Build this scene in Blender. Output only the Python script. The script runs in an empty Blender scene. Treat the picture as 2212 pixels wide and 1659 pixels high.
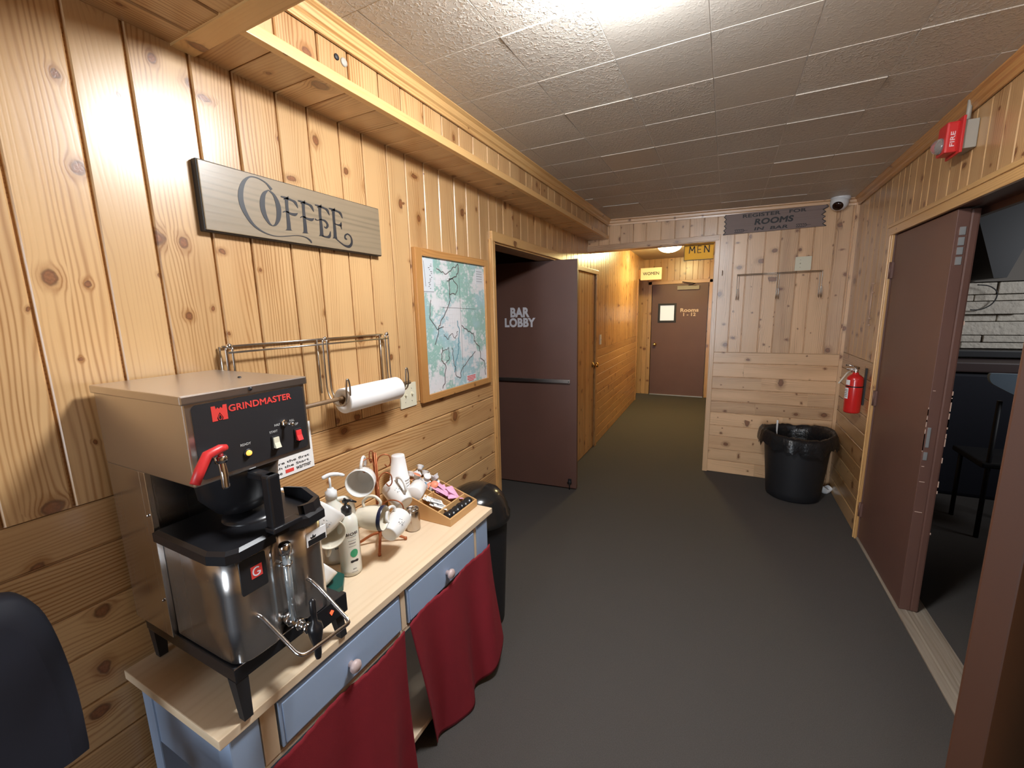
import bpy, bmesh, math, random
from mathutils import Vector, Matrix
random.seed(7)
sc = bpy.context.scene
COL = sc.collection
V = Vector

# ------------------------------------------------------------------ camera
def make_camera():
    yaw, pitch, roll, f = -0.4708, -0.1709, -0.0223, 904.8
    cy, sy, cp, sp = math.cos(yaw), math.sin(yaw), math.cos(pitch), math.sin(pitch)
    fw = V((sy*cp, cy*cp, sp)); rt = V((cy, -sy, 0)); up = rt.cross(fw)
    c, s = math.cos(roll), math.sin(roll)
    r2 = c*rt + s*up; u2 = -s*rt + c*up
    cam = bpy.data.cameras.new('camera'); o = bpy.data.objects.new('camera', cam)
    COL.objects.link(o)
    m = Matrix((r2, u2, -fw)).transposed().to_4x4(); m.translation = (0, 0, 1.6)
    o.matrix_world = m
    cam.sensor_width = 36; cam.lens = 36*f/2212; cam.clip_start = 0.02
    sc.camera = o
make_camera()

# ------------------------------------------------------------------ world, light, exposure
w = bpy.data.worlds.new('world'); sc.world = w; w.use_nodes = True
w.node_tree.nodes['Background'].inputs[0].default_value = (0.55, 0.7, 1, 1)
w.node_tree.nodes['Background'].inputs[1].default_value = 0.6
sc.view_settings.view_transform = 'Standard'; sc.view_settings.look = 'None'
sc.view_settings.exposure = 0.0; sc.view_settings.gamma = 1; sc.view_settings.use_curve_mapping = False
LAMP_E, CORR_E = 180.0, 140.0

def area_light(name, loc, target, sx, sy, power, col, spread=180):
    l = bpy.data.lights.new(name, 'AREA'); l.shape = 'RECTANGLE'; l.size = sx; l.size_y = sy
    l.energy = power; l.color = col; l.spread = math.radians(spread)
    o = bpy.data.objects.new(name, l); COL.objects.link(o); o.location = loc
    o.rotation_euler = (V(target)-V(loc)).to_track_quat('-Z', 'Y').to_euler()
    return o
# added fill light behind the camera, shining in through an added opening
area_light('back_fill_light', (-0.52, -2.62, 1.35), (0.1, 3.0, 1.0), .75, 1.7, 17, (0.84, 0.92, 1.0), 75)
# added area light in the dining room, aimed at its stone wall
area_light('dining_fill_light', (3.2, 3.3, 2.2), (1.9, 4.7, 1.5), .8, .5, 8.0, (0.92, 0.95, 1.0), 100)

# ------------------------------------------------------------------ materials
class NT:
    def __init__(s, name):
        s.m = bpy.data.materials.new(name); s.m.use_nodes = True
        s.t = s.m.node_tree; s.n = s.t.nodes; s.b = s.n['Principled BSDF']
    def new(s, k, **kw):
        n = s.n.new(k)
        for a, b in kw.items(): setattr(n, a, b)
        return n
    def set(s, sock, v):
        if isinstance(v, bpy.types.NodeSocket): s.t.links.new(v, sock)
        elif v is not None:
            if isinstance(v, (tuple, list)) and len(v) == 3 and len(sock.default_value) == 4: v = (*v, 1)
            sock.default_value = v
    def math(s, op, a, b=None, c=None):
        n = s.new('ShaderNodeMath', operation=op)
        for i, v in enumerate((a, b, c)): s.set(n.inputs[i], v)
        return n.outputs[0]
    def vm(s, op, a, b=None, out=0):
        n = s.new('ShaderNodeVectorMath', operation=op)
        s.set(n.inputs[0], a)
        if b is not None: s.set(n.inputs[1], b)
        return n.outputs[out]
    def mix(s, f, a, b, mode='MIX'):
        n = s.new('ShaderNodeMix', data_type='RGBA', blend_type=mode)
        s.set(n.inputs[0], f); s.set(n.inputs[6], a); s.set(n.inputs[7], b)
        return n.outputs[2]
    def noise(s, vec, scale, detail=2, rough=.5, dist=0, out=0):
        n = s.new('ShaderNodeTexNoise'); s.set(n.inputs['Vector'], vec)
        n.inputs['Scale'].default_value = scale; n.inputs['Detail'].default_value = detail
        n.inputs['Roughness'].default_value = rough; n.inputs['Distortion'].default_value = dist
        return n.outputs[out]
    def smooth(s, v, lo, hi, a=0., b=1.):
        n = s.new('ShaderNodeMapRange', interpolation_type='SMOOTHSTEP')
        s.set(n.inputs[0], v); s.set(n.inputs[1], lo); s.set(n.inputs[2], hi); s.set(n.inputs[3], a); s.set(n.inputs[4], b)
        return n.outputs[0]
    def bump(s, h, strength, dist):
        n = s.new('ShaderNodeBump'); n.inputs['Strength'].default_value = strength; n.inputs['Distance'].default_value = dist
        s.set(n.inputs['Height'], h); s.t.links.new(n.outputs[0], s.b.inputs['Normal'])
    def P(s, **kw):
        for k, v in kw.items(): s.set(s.b.inputs[k.replace('_', ' ')], v)
        return s
    def coord(s, k='Object'): return s.new('ShaderNodeTexCoord').outputs[k]

def mat(name, col, rough=.5, metal=0., **kw):
    t = NT(name); t.P(Base_Color=col, Roughness=rough, Metallic=metal)
    for k, v in kw.items():
        if k == 'noise':      # (scale, amount) slight mottling of the paint itself
            n = t.noise(t.coord(), v[0], 3)
            f = t.math('MULTIPLY_ADD', t.math('SUBTRACT', n, .5), v[1]*2, 1.0)
            c = t.vm('SCALE', col); c.node.inputs['Scale'].default_value = 1
            t.set(c.node.inputs['Scale'], f); t.set(t.b.inputs['Base Color'], c)
        elif k == 'bump': t.bump(t.noise(t.coord(), v[0], 3), v[1], v[2])
        else: t.set(t.b.inputs[k.replace('_', ' ')], v)
    return t.m

def emit(name, col, strength, base=(1, 1, 1)):
    t = NT(name); t.P(Base_Color=base, Roughness=.4, Emission_Color=col, Emission_Strength=strength); return t.m

def wood(name, light, dark, knots=1.0, ring=.011, rough=.34, coat=.5, tint=.10, knotcol=(.10, .035, .012), uvs=1.0, grain=1.0):
    t = NT(name)
    uv = t.new('ShaderNodeUVMap', uv_map='UVMap').outputs[0]
    at = t.new('ShaderNodeAttribute', attribute_name='bd')
    sp = t.new('ShaderNodeSeparateColor'); t.set(sp.inputs[0], at.outputs['Color'])
    rr, gg, bb = sp.outputs
    p = t.vm('ADD', uv, t.vm('SCALE', at.outputs['Color']))
    p.node.inputs[1].links[0].from_node.inputs['Scale'].default_value = 37.0
    sx = t.new('ShaderNodeSeparateXYZ'); t.set(sx.inputs[0], p)
    X, Y = sx.outputs[0], sx.outputs[1]
    # knots
    kx, ky = .085, .21
    cb = t.new('ShaderNodeCombineXYZ'); t.set(cb.inputs[0], t.math('DIVIDE', X, kx)); t.set(cb.inputs[1], t.math('DIVIDE', Y, ky))
    vo = t.new('ShaderNodeTexVoronoi', voronoi_dimensions='2D', feature='F1'); t.set(vo.inputs['Vector'], cb.outputs[0])
    vo.inputs['Scale'].default_value = 1; vo.inputs['Randomness'].default_value = .9
    vcc = t.new('ShaderNodeSeparateColor'); t.set(vcc.inputs[0], vo.outputs['Color'])
    sqn = t.new('ShaderNodeCombineXYZ'); t.set(sqn.inputs[0], t.math('MULTIPLY_ADD', t.math('POWER', vcc.outputs[2], .6), .95, .25)); t.set(sqn.inputs[1], 1.0); sq = sqn.outputs[0]
    dl = t.vm('MULTIPLY', t.vm('SUBTRACT', cb.outputs[0], vo.outputs['Position']), (kx, ky*.8, 0))
    nz = t.noise(p, 38, 3, out=1)
    dl = t.vm('ADD', t.vm('MULTIPLY', dl, sq), t.vm('MULTIPLY', t.vm('SUBTRACT', nz, (.5, .5, .5)), (.012, .012, 0)))
    dist = t.vm('LENGTH', dl, out=1)
    dx = t.new('ShaderNodeSeparateXYZ'); t.set(dx.inputs[0], dl)
    vc = t.new('ShaderNodeSeparateColor'); t.set(vc.inputs[0], vo.outputs['Color'])
    exist = t.math('LESS_THAN', vc.outputs[1], .50*knots)
    r = t.math('MULTIPLY', t.math('MULTIPLY_ADD', t.math('POWER', vc.outputs[0], 2.4), .0125, .0034), exist)
    r = t.math('MAXIMUM', r, .00001)
    q = t.math('DIVIDE', dist, r)
    g = t.math('POWER', 2.718, t.math('MULTIPLY', t.math('MULTIPLY', q, q), -.22))
    warp = t.math('MULTIPLY', t.math('MULTIPLY', t.math('DIVIDE', dx.outputs[0], t.math('MAXIMUM', dist, .0005)), g), t.math('MULTIPLY', r, -1.9))
    # growth rings with slow wander
    sl = t.vm('MULTIPLY', p, (5.5, .9, 1))
    wander = t.math('MULTIPLY', t.math('SUBTRACT', t.noise(sl, 1, 2, .45), .5), .11)
    ph = t.math('ADD', t.math('ADD', X, warp), wander); ph = t.math('ADD', ph, t.math('MULTIPLY', t.math('SUBTRACT', t.noise(t.vm('MULTIPLY', p, (26, 2.2, 1)), 1, 2), .5), .022))
    ri = t.math('SINE', t.math('MULTIPLY', ph, 6.283/ring))
    ri = t.math('POWER', t.math('MULTIPLY_ADD', ri, .5, .5), 2.6)
    rn = t.noise(t.vm('MULTIPLY', p, (14, .7, 1)), 1, 2)
    amp = t.smooth(rn, .32, .68, .12, .95)
    fib = t.noise(t.vm('MULTIPLY', p, (420, 9, 1)), 1, 2)
    blo = t.noise(t.vm('MULTIPLY', p, (9, 1.6, 1)), 1, 3)
    f = t.math('MULTIPLY', t.math('MULTIPLY', ri, amp), .80*grain)
    f = t.math('ADD', f, t.math('MULTIPLY', t.math('SUBTRACT', fib, .5), .28*grain))
    f = t.math('ADD', f, t.math('MULTIPLY', t.math('SUBTRACT', blo, .45), 1.1*grain))
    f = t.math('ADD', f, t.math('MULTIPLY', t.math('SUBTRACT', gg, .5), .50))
    halo = t.smooth(q, 1.0, 3.0, .55, 0.)
    f = t.math('ADD', f, halo)
    n = t.new('ShaderNodeClamp'); t.set(n.inputs[0], f)
    c = t.mix(n.outputs[0], light, dark)
    # board tint
    tf = t.math('MULTIPLY_ADD', t.math('SUBTRACT', rr, .5), tint*2, 1.0)
    c2 = t.vm('SCALE', c); t.set(c2.node.inputs['Scale'], tf)
    km = t.smooth(q, .75, 1.15, 1., 0.)
    rim = t.smooth(t.math('ABSOLUTE', t.math('SUBTRACT', q, .95)), .0, .35, .55, 0.)
    kc = t.mix(t.math('MULTIPLY', t.noise(p, 160, 2), 1.0), knotcol, tuple(min(1, k*3.2) for k in knotcol))
    c3 = t.mix(t.math('MULTIPLY', km, .88), c2, kc)
    c4 = t.mix(rim, c3, tuple(k*.8 for k in knotcol))
    t.P(Base_Color=c4, Roughness=t.math('MULTIPLY_ADD', fib, .12, rough-.06), Coat_Weight=coat, Coat_Roughness=.24)
    t.bump(t.math('ADD', t.math('MULTIPLY', ri, .35), t.noise(t.vm('MULTIPLY', p, (30, 3, 1)), 1, 2)), .16, .0012)
    return t.m

M = {}
M['pine'] = wood('knotty_pine', (.60, .37, .17), (.32, .145, .045), knots=1.15)
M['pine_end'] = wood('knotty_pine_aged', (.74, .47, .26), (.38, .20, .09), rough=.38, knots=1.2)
M['pine_warm'] = wood('knotty_pine_orange', (.60, .345, .14), (.34, .16, .05))
M['trim'] = wood('pine_trim', (.66, .40, .16), (.44, .21, .065), knots=.35, rough=.36)
M['trim_dark'] = wood('pine_trim_dark', (.50, .25, .08), (.32, .13, .035), knots=.3, rough=.4)
M['table_top'] = wood('pale_worktop', (.80, .63, .44), (.68, .50, .31), knots=0, ring=.03, rough=.42, coat=.05, tint=.02, grain=.6)
M['tray_wood'] = wood('bamboo', (.62, .37, .16), (.52, .28, .10), knots=0, ring=.006, rough=.4, coat=.1, tint=.05, grain=.5)
M['stain'] = wood('grey_stained_board', (.25, .19, .12), (.13, .10, .065), knots=0, ring=.02, rough=.42, coat=.5, tint=0, grain=.8)
M['darkboard'] = wood('brown_stained_board', (.20, .135, .115), (.13, .085, .07), knots=0, ring=.02, rough=.5, coat=0, tint=0)
M['threshold'] = wood('worn_threshold', (.40, .34, .27), (.22, .17, .12), knots=0, ring=.02, rough=.6, coat=0)
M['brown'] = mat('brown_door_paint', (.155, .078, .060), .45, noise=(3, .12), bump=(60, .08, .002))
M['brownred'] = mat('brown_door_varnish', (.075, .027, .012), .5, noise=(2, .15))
M['carpet'] = mat('charcoal_carpet', (.074, .066, .060), .95, noise=(260, .35), bump=(500, .5, .004))
M['black'] = mat('black_plastic', (.012, .012, .014), .28)
M['blackm'] = mat('black_matte', (.014, .014, .016), .5)
M['chrome'] = mat('chrome', (.75, .75, .76), .12, 1.)
M['wire'] = mat('brushed_nickel_wire', (.46, .42, .37), .3, 1.)
M['brass'] = mat('brass', (.75, .5, .18), .25, 1.)
M['white'] = mat('white_ceramic', (.82, .81, .78), .22, Coat_Weight=.4)
M['cream'] = mat('cream_ceramic', (.74, .68, .55), .3, Coat_Weight=.3)
M['navy'] = mat('navy_glaze', (.01, .013, .04), .3)
M['print'] = mat('grey_print', (.12, .12, .13), .6)
M['foam'] = mat('white_foam', (.84, .83, .83), .55)
M['paper'] = mat('white_paper', (.86, .85, .84), .7, bump=(300, .1, .001))
M['copper'] = mat('copper_wire', (.42, .13, .05), .42, .55)
M['blue'] = mat('pale_blue_paint', (.33, .43, .60), .5, noise=(8, .06))
M['red_cloth'] = mat('red_cloth', (.22, .007, .016), .85, noise=(12, .1), bump=(700, .2, .002))
M['red'] = mat('red_enamel', (.62, .02, .018), .25, Coat_Weight=.5)
M['redplastic'] = mat('red_plastic', (.60, .03, .03), .4)
M['redlens'] = mat('red_switch', (.8, .05, .05), .3)
M['green'] = mat('dark_teal_paint', (.008, .075, .06), .4)
M['greenlogo'] = mat('green_print', (.03, .30, .14), .5)
M['bottle'] = mat('milky_bottle', (.70, .68, .60), .3, Subsurface_Weight=.15)
M['ivory'] = mat('ivory_plastic', (.72, .68, .52), .35)
M['grey'] = mat('grey_painted_metal', (.38, .36, .31), .5)
M['whitepl'] = mat('white_plastic', (.74, .76, .78), .35)
M['darkglass'] = mat('dark_lens', (.02, .006, .004), .08)
M['pink'] = mat('pink_packet', (.80, .42, .62), .6)
M['coral'] = mat('coral_lid', (.80, .28, .16), .5)
M['bluelid'] = mat('blue_lid', (.14, .30, .45), .4)
M['ink'] = mat('black_ink', (.012, .011, .012), .55)
M['greyink'] = mat('faded_black_paint', (.022, .021, .024), .45)
M['whiteink'] = mat('white_lettering', (.80, .81, .88), .5)
M['creamink'] = mat('cream_lettering', (.78, .62, .48), .5)
M['redink'] = mat('red_lettering', (.75, .06, .05), .45)
M['navychair'] = mat('dark_navy_upholstery', (.005, .006, .014), .75, noise=(20, .2))
M['bluegrey'] = mat('blue_grey_plastic', (.36, .48, .60), .45)
M['liner'] = mat('black_bin_liner', (.012, .012, .013), .3, bump=(40, .5, .01))
M['metal_edge'] = mat('worn_latch_metal', (.62, .64, .64), .4, .7)
M['chip_and_lit_edge'] = mat('chipped_wood_and_lit_edge', (.70, .50, .40), .7)
M['warmglass'] = emit('amber_lamp', (1, .38, .06), 1.6, (1, .5, .1))
M['redlamp'] = emit('red_lamp', (1, .10, .03), 1.5, (1, .1, .05))
M['lamp'] = emit('ceiling_lamp_glass', (.93, .965, 1.0), LAMP_E)
M['corrlamp'] = emit('corridor_lamp_glass', (1.0, .82, .36), CORR_E)
M['doorglass'] = emit('lit_frosted_glass', (.92, .92, .84), .55, (.6, .6, .58))
def _translucent(name, col, f=.5):
    t = NT(name); t.P(Base_Color=col, Roughness=.4)
    tr = t.new('ShaderNodeBsdfTranslucent'); t.set(tr.inputs[0], col); mx = t.new('ShaderNodeMixShader'); mx.inputs[0].default_value = f
    t.t.links.new(t.b.outputs[0], mx.inputs[1]); t.t.links.new(tr.outputs[0], mx.inputs[2]); t.t.links.new(mx.outputs[0], t.n['Material Output'].inputs[0]); return t.m
M['mensign'] = _translucent('yellow_sign', (1.0, .84, .30), .85)
M['wsign'] = mat('cream_sign', (.86, .78, .55), .5)
M['frame'] = wood('orange_pine_frame', (.52, .26, .085), (.36, .155, .042), knots=.35, rough=.36)
def _clear():
    t = NT('clear_dome'); t.P(Base_Color=(.9, .9, .9), Roughness=.05, Transmission_Weight=.85, IOR=1.45); return t.m
M['clear'] = _clear()
def _steel(name, col, rough, axis):
    t = NT(name); c = t.coord()
    sc_ = [700, 700, 700]; sc_[axis] = 3
    n = t.noise(t.vm('MULTIPLY', c, tuple(sc_)), 1, 2)
    t.P(Base_Color=col, Metallic=1., Roughness=t.math('MULTIPLY_ADD', n, .06, rough-.03)); return t.m
M['steel'] = _steel('brushed_steel', (.70, .68, .66), .30, 1)
M['steelv'] = _steel('brushed_steel_vertical', (.68, .67, .66), .26, 2)
def _ceil():
    t = NT('ceiling_tile'); at = t.new('ShaderNodeAttribute', attribute_name='bd')
    sp = t.new('ShaderNodeSeparateColor'); t.set(sp.inputs[0], at.outputs['Color'])
    c = t.coord(); n = t.noise(c, 78, 3, .55, .8); n2 = t.noise(c, 22, 2)
    h = t.math('MULTIPLY', t.math('SMOOTH_MAX', t.math('SUBTRACT', n, .5), 0., .1), sp.outputs[0])
    t.P(Base_Color=t.mix(t.noise(c, 1.3, 2), (.60, .55, .48), (.50, .455, .40)), Roughness=.42)
    t.bump(t.math('ADD', t.math('MULTIPLY', h, 1.6), t.math('MULTIPLY', n2, .04)), .62, .014); return t.m
M['ceiling'] = _ceil()
def _stone():
    t = NT('ledge_stone'); c = t.coord(); cb = t.vm('MULTIPLY', c, (1, 1, 1))
    at = t.new('ShaderNodeAttribute', attribute_name='bd')
    sp = t.new('ShaderNodeSeparateColor'); t.set(sp.inputs[0], at.outputs['Color'])
    c2 = t.mix(sp.outputs[0], (.66, .60, .50), (.48, .42, .34))
    t.P(Base_Color=t.mix(t.noise(c, 25, 4), c2, (.5, .46, .4)), Roughness=.9); t.bump(t.noise(c, 30, 4), .7, .02); return t.m
M['stone'] = _stone()
def _map():
    t = NT('printed_map'); uv = t.new('ShaderNodeUVMap', uv_map='UVMap').outputs[0]
    n = t.noise(uv, 4.2, 5, .62); n2 = t.noise(uv, 26, 4, .7); n3 = t.noise(t.vm('ADD', uv, (7, 3, 0)), 3.2, 3)
    f = t.smooth(t.math('ADD', n, t.math('MULTIPLY', t.math('SUBTRACT', n2, .5), .35)), .44, .50)
    c = t.mix(f, (.72, .72, .74), t.mix(t.smooth(n3, .45, .55), (.30, .50, .45), (.36, .55, .60)))
    c = t.mix(t.smooth(n2, .55, .62, 0., .6), c, (.74, .76, .78))
    sx = t.new('ShaderNodeSeparateXYZ'); t.set(sx.inputs[0], uv)
    g = None
    for o in (sx.outputs[0], sx.outputs[1]):
        a = t.math('ABSOLUTE', t.math('SUBTRACT', t.math('FRACT', t.math('MULTIPLY', o, 46)), .5))
        a = t.smooth(a, .44, .5); g = a if g is None else t.math('MAXIMUM', g, a)
    g = t.math('MULTIPLY', g, t.smooth(t.noise(uv, 8, 2), .45, .55, .05, .40))
    c = t.mix(g, c, (.25, .25, .30))
    t.P(Base_Color=c, Roughness=.35); return t.m
M['map'] = _map()
M['maproad'] = mat('map_road_ink', (.10, .08, .08), .5)
M['mapriver'] = mat('map_river_ink', (.10, .28, .36), .5)

# ------------------------------------------------------------------ mesh helpers
def rot_to(axis):
    return V(axis).normalized().to_track_quat('Z', 'X').to_matrix()

class MB:
    def __init__(s):
        s.bm = bmesh.new(); s.uv = s.bm.loops.layers.uv.new('UVMap'); s.cd = s.bm.loops.layers.float_color.new('bd')
    def face(s, pts, uvs=None, bd=None, mi=0, smooth=False):
        vs = [s.bm.verts.new(p) for p in pts]
        try: f = s.bm.faces.new(vs)
        except ValueError: return None
        f.material_index = mi; f.smooth = smooth
        bd = bd or (.5, .5, .5, 1)
        if uvs is None: uvs = [(0, 0)]*len(pts)
        for l, u in zip(f.loops, uvs): l[s.uv].uv = u; l[s.cd] = bd
        return f
    def grid(s, rows, closed_u=False, closed_v=False, mi=0, smooth=True, bd=None, uvf=None):
        vv = [[s.bm.verts.new(p) for p in r] for r in rows]
        nr, nc = len(vv), len(vv[0]); bd = bd or (.5, .5, .5, 1)
        for i in range(nr if closed_v else nr-1):
            for j in range(nc if closed_u else nc-1):
                q = [vv[i][j], vv[i][(j+1) % nc], vv[(i+1) % nr][(j+1) % nc], vv[(i+1) % nr][j]]
                if len(set(q)) < 4: continue
                f = s.bm.faces.new(q); f.smooth = smooth; f.material_index = mi
                ij = [(i, j), (i, j+1), (i+1, j+1), (i+1, j)]
                for l, (a, b) in zip(f.loops, ij):
                    l[s.uv].uv = uvf(a, b) if uvf else (b/nc, a/nr); l[s.cd] = bd
        return vv
    def cap(s, vs, mi=0, flip=False, smooth=False):
        vs = list(reversed(vs)) if flip else list(vs)
        try: f = s.bm.faces.new(vs)
        except ValueError: return
        f.material_index = mi; f.smooth = smooth
        for l in f.loops: l[s.cd] = (.5, .5, .5, 1); l[s.uv].uv = (l.vert.co.x, l.vert.co.y)
    def box(s, a, b, mi=0, bd=None, mx=None, bev=0, long=None):
        x0, y0, z0 = [min(p, q) for p, q in zip(a, b)]; x1, y1, z1 = [max(p, q) for p, q in zip(a, b)]
        bd = bd or (random.random(), random.random(), random.random(), 1)
        d = (x1-x0, y1-y0, z1-z0); L = long if long is not None else d.index(max(d))
        t = bmesh.new(); tu = t.loops.layers.uv.new('UVMap'); tc = t.loops.layers.float_color.new('bd')
        bmesh.ops.create_cube(t, size=1)
        for v in t.verts: v.co = V(((v.co.x+.5)*d[0]+x0, (v.co.y+.5)*d[1]+y0, (v.co.z+.5)*d[2]+z0))
        if bev: bmesh.ops.bevel(t, geom=list(t.edges), offset=bev, segments=2, affect='EDGES', profile=.6)
        for f in t.faces:
            f.normal_update(); n = [abs(c) for c in f.normal]; k = n.index(max(n))
            ax = [i for i in range(3) if i != k]
            if L in ax: va = L; ua = [i for i in ax if i != L][0]
            else: va, ua = ax[0], ax[1]
            for l in f.loops: l[tu].uv = (l.vert.co[ua]+k*.3, l.vert.co[va]); l[tc] = bd
            f.material_index = mi
        s.merge(t, mx)
    def merge(s, t, mx=None):
        if mx is not None: bmesh.ops.transform(t, matrix=mx, verts=t.verts)
        me = bpy.data.meshes.new('tmp'); t.to_mesh(me); t.free(); s.bm.from_mesh(me); bpy.data.meshes.remove(me)
    def lathe(s, prof, seg=32, mx=None, mi=0, smooth=True, caps=(False, False)):
        mx = mx or Matrix()
        rows = [[mx @ V((r*math.cos(2*math.pi*k/seg), r*math.sin(2*math.pi*k/seg), z)) for k in range(seg)] for r, z in prof]
        vv = s.grid(rows, closed_u=True, mi=mi, smooth=smooth)
        if caps[0]: s.cap(vv[0], mi, True)
        if caps[1]: s.cap(vv[-1], mi)
    def tube(s, pts, r, seg=10, closed=False, mi=0, caps=True):
        pts = [V(p) for p in pts]; n = len(pts); rows = []
        rr = r if isinstance(r, (list, tuple)) else [r]*n
        ref = None
        for i, p in enumerate(pts):
            a = pts[i-1] if (i > 0 or closed) else p; b = pts[(i+1) % n] if (i < n-1 or closed) else p
            d = (b-a).normalized()
            if ref is None: ref = d.orthogonal().normalized()
            u = (ref-d*ref.dot(d))
            u = u.normalized() if u.length > 1e-6 else d.orthogonal().normalized()
            ref = u; w_ = d.cross(u)
            rows.append([p+(u*math.cos(2*math.pi*k/seg)+w_*math.sin(2*math.pi*k/seg))*rr[i] for k in range(seg)])
        vv = s.grid(rows, closed_u=True, closed_v=closed, mi=mi)
        if caps and not closed: s.cap(vv[0], mi, True); s.cap(vv[-1], mi)
    def prism(s, outline, O, U, W, N, t, mi=0, bd=None):
        """outline of (u, v) points extruded by t along N"""
        O, U, W, N = V(O), V(U), V(W), V(N)
        a = [O+U*p[0]+W*p[1] for p in outline]; b = [p+N*t for p in a]
        bd = bd or (random.random(), random.random(), random.random(), 1)
        s.face(list(reversed(a)), [(p[1], p[0]) for p in reversed(outline)], bd, mi); s.face(b, [(p[1], p[0]) for p in outline], bd, mi)
        n = len(a)
        for i in range(n):
            j = (i+1) % n
            s.face([a[i], a[j], b[j], b[i]], [(outline[i][1], 0), (outline[j][1], 0), (outline[j][1], t), (outline[i][1], t)], bd, mi)
    def ribbon(s, pts, O, U, W, N, t=.0015, mi=0):
        """pts (u, v, width): flat brush stroke of thickness t"""
        O, U, W, N = V(O), V(U), V(W), V(N); L, R_ = [], []
        for i, (u, v, wd) in enumerate(pts):
            a = pts[max(0, i-1)]; b = pts[min(len(pts)-1, i+1)]
            dx, dy = b[0]-a[0], b[1]-a[1]; n = math.hypot(dx, dy) or 1
            nx, ny = -dy/n*wd/2, dx/n*wd/2
            L.append(O+U*(u+nx)+W*(v+ny)+N*t); R_.append(O+U*(u-nx)+W*(v-ny)+N*t)
        for i in range(len(L)-1):
            s.face([R_[i], R_[i+1], L[i+1], L[i]], mi=mi)
            s.face([L[i], L[i+1], L[i+1]-N*t, L[i]-N*t], mi=mi); s.face([R_[i+1], R_[i], R_[i]-N*t, R_[i+1]-N*t], mi=mi)
    def build(s, name, mats, parent=None, local=False, weld=True):
        if weld: bmesh.ops.remove_doubles(s.bm, verts=s.bm.verts, dist=1e-5)
        bmesh.ops.recalc_face_normals(s.bm, faces=s.bm.faces)
        if parent is not None and not local:
            off = V((0, 0, 0)); q = parent
            while q is not None: off += q.location; q = q.parent
            bmesh.ops.translate(s.bm, vec=-off, verts=s.bm.verts)
        me = bpy.data.meshes.new(name); s.bm.to_mesh(me); s.bm.free()
        for m in (mats if isinstance(mats, (list, tuple)) else [mats]): me.materials.append(m)
        o = bpy.data.objects.new(name, me); COL.objects.link(o); o.parent = parent
        return o

def smooth_path(pts, n=8, closed=False):
    """Catmull-Rom through pts (any dimension)"""
    P_ = [tuple(p) for p in pts]; out = []; m = len(P_)
    for i in range(m if closed else m-1):
        if closed: p0, p1, p2, p3 = P_[(i-1) % m], P_[i], P_[(i+1) % m], P_[(i+2) % m]
        else: p0, p1, p2, p3 = P_[max(i-1, 0)], P_[i], P_[i+1], P_[min(i+2, m-1)]
        for k in range(n):
            t = k/n
            out.append(tuple(.5*(2*b+(c-a)*t+(2*a-5*b+4*c-d)*t*t+(-a+3*b-3*c+d)*t**3) for a, b, c, d in zip(p0, p1, p2, p3)))
    if not closed: out.append(P_[-1])
    return out

def empty(name, loc, label, cat, group=None, rot=None):
    o = bpy.data.objects.new(name, None); COL.objects.link(o); o.location = loc; o.empty_display_size = .05
    if rot is not None: o.rotation_euler = rot
    return tag(o, label, cat, group)
def tag(o, label, cat, group=None):
    o['label'] = label; o['category'] = cat
    if group: o['group'] = group
    return o
def struct(o, label=None):
    o['kind'] = 'structure'
    if label: o['label'] = label
    return o

def text_mb(mb, s, O, U, W, width=None, height=None, t=.001, bold=0., mi=0, shear=0., anchor='c', spacing=1.):
    """letters as raised shapes; O centre of the line, U reading direction, W up"""
    cu = bpy.data.curves.new('t', 'FONT'); cu.body = s; cu.size = 1; cu.align_x = 'CENTER'; cu.resolution_u = 4
    cu.shear = shear; cu.space_character = spacing+bold*.9; cu.extrude = .05; cu.bevel_depth = bold*.8; cu.bevel_resolution = 1
    ob = bpy.data.objects.new('t', cu); COL.objects.link(ob)
    dg = bpy.context.evaluated_depsgraph_get(); me = bpy.data.meshes.new_from_object(ob.evaluated_get(dg))
    COL.objects.unlink(ob); bpy.data.objects.remove(ob); bpy.data.curves.remove(cu)
    xs = [v.co.x for v in me.vertices]; ys = [v.co.y for v in me.vertices]; zm = max(v.co.z for v in me.vertices)
    w_, h_ = max(xs)-min(xs), max(ys)-min(ys); cx, cy = (max(xs)+min(xs))/2, (max(ys)+min(ys))/2
    sx = (width/w_) if width else None; sy = (height/h_) if height else None
    sx = sx or sy; sy = sy or sx
    U, W = V(U).normalized(), V(W).normalized(); N = U.cross(W)
    t_ = bmesh.new(); t_.from_mesh(me); bpy.data.meshes.remove(me)
    t_.loops.layers.uv.verify(); t_.loops.layers.float_color.new('bd')
    for v in t_.verts:
        p = v.co.copy(); v.co = V(O)+U*((p.x-cx)*sx)+W*((p.y-cy)*sy)+N*(t if p.z > zm*.98 else (t*p.z/zm if p.z > 0 else -.0003))
    for f in t_.faces: f.material_index = mi; f.smooth = False
    mb.merge(t_)

def text(name, s, O, U, W, m, parent, **kw):
    mb = MB(); text_mb(mb, s, O, U, W, **kw); return mb.build(name, m, parent, weld=False)

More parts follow.
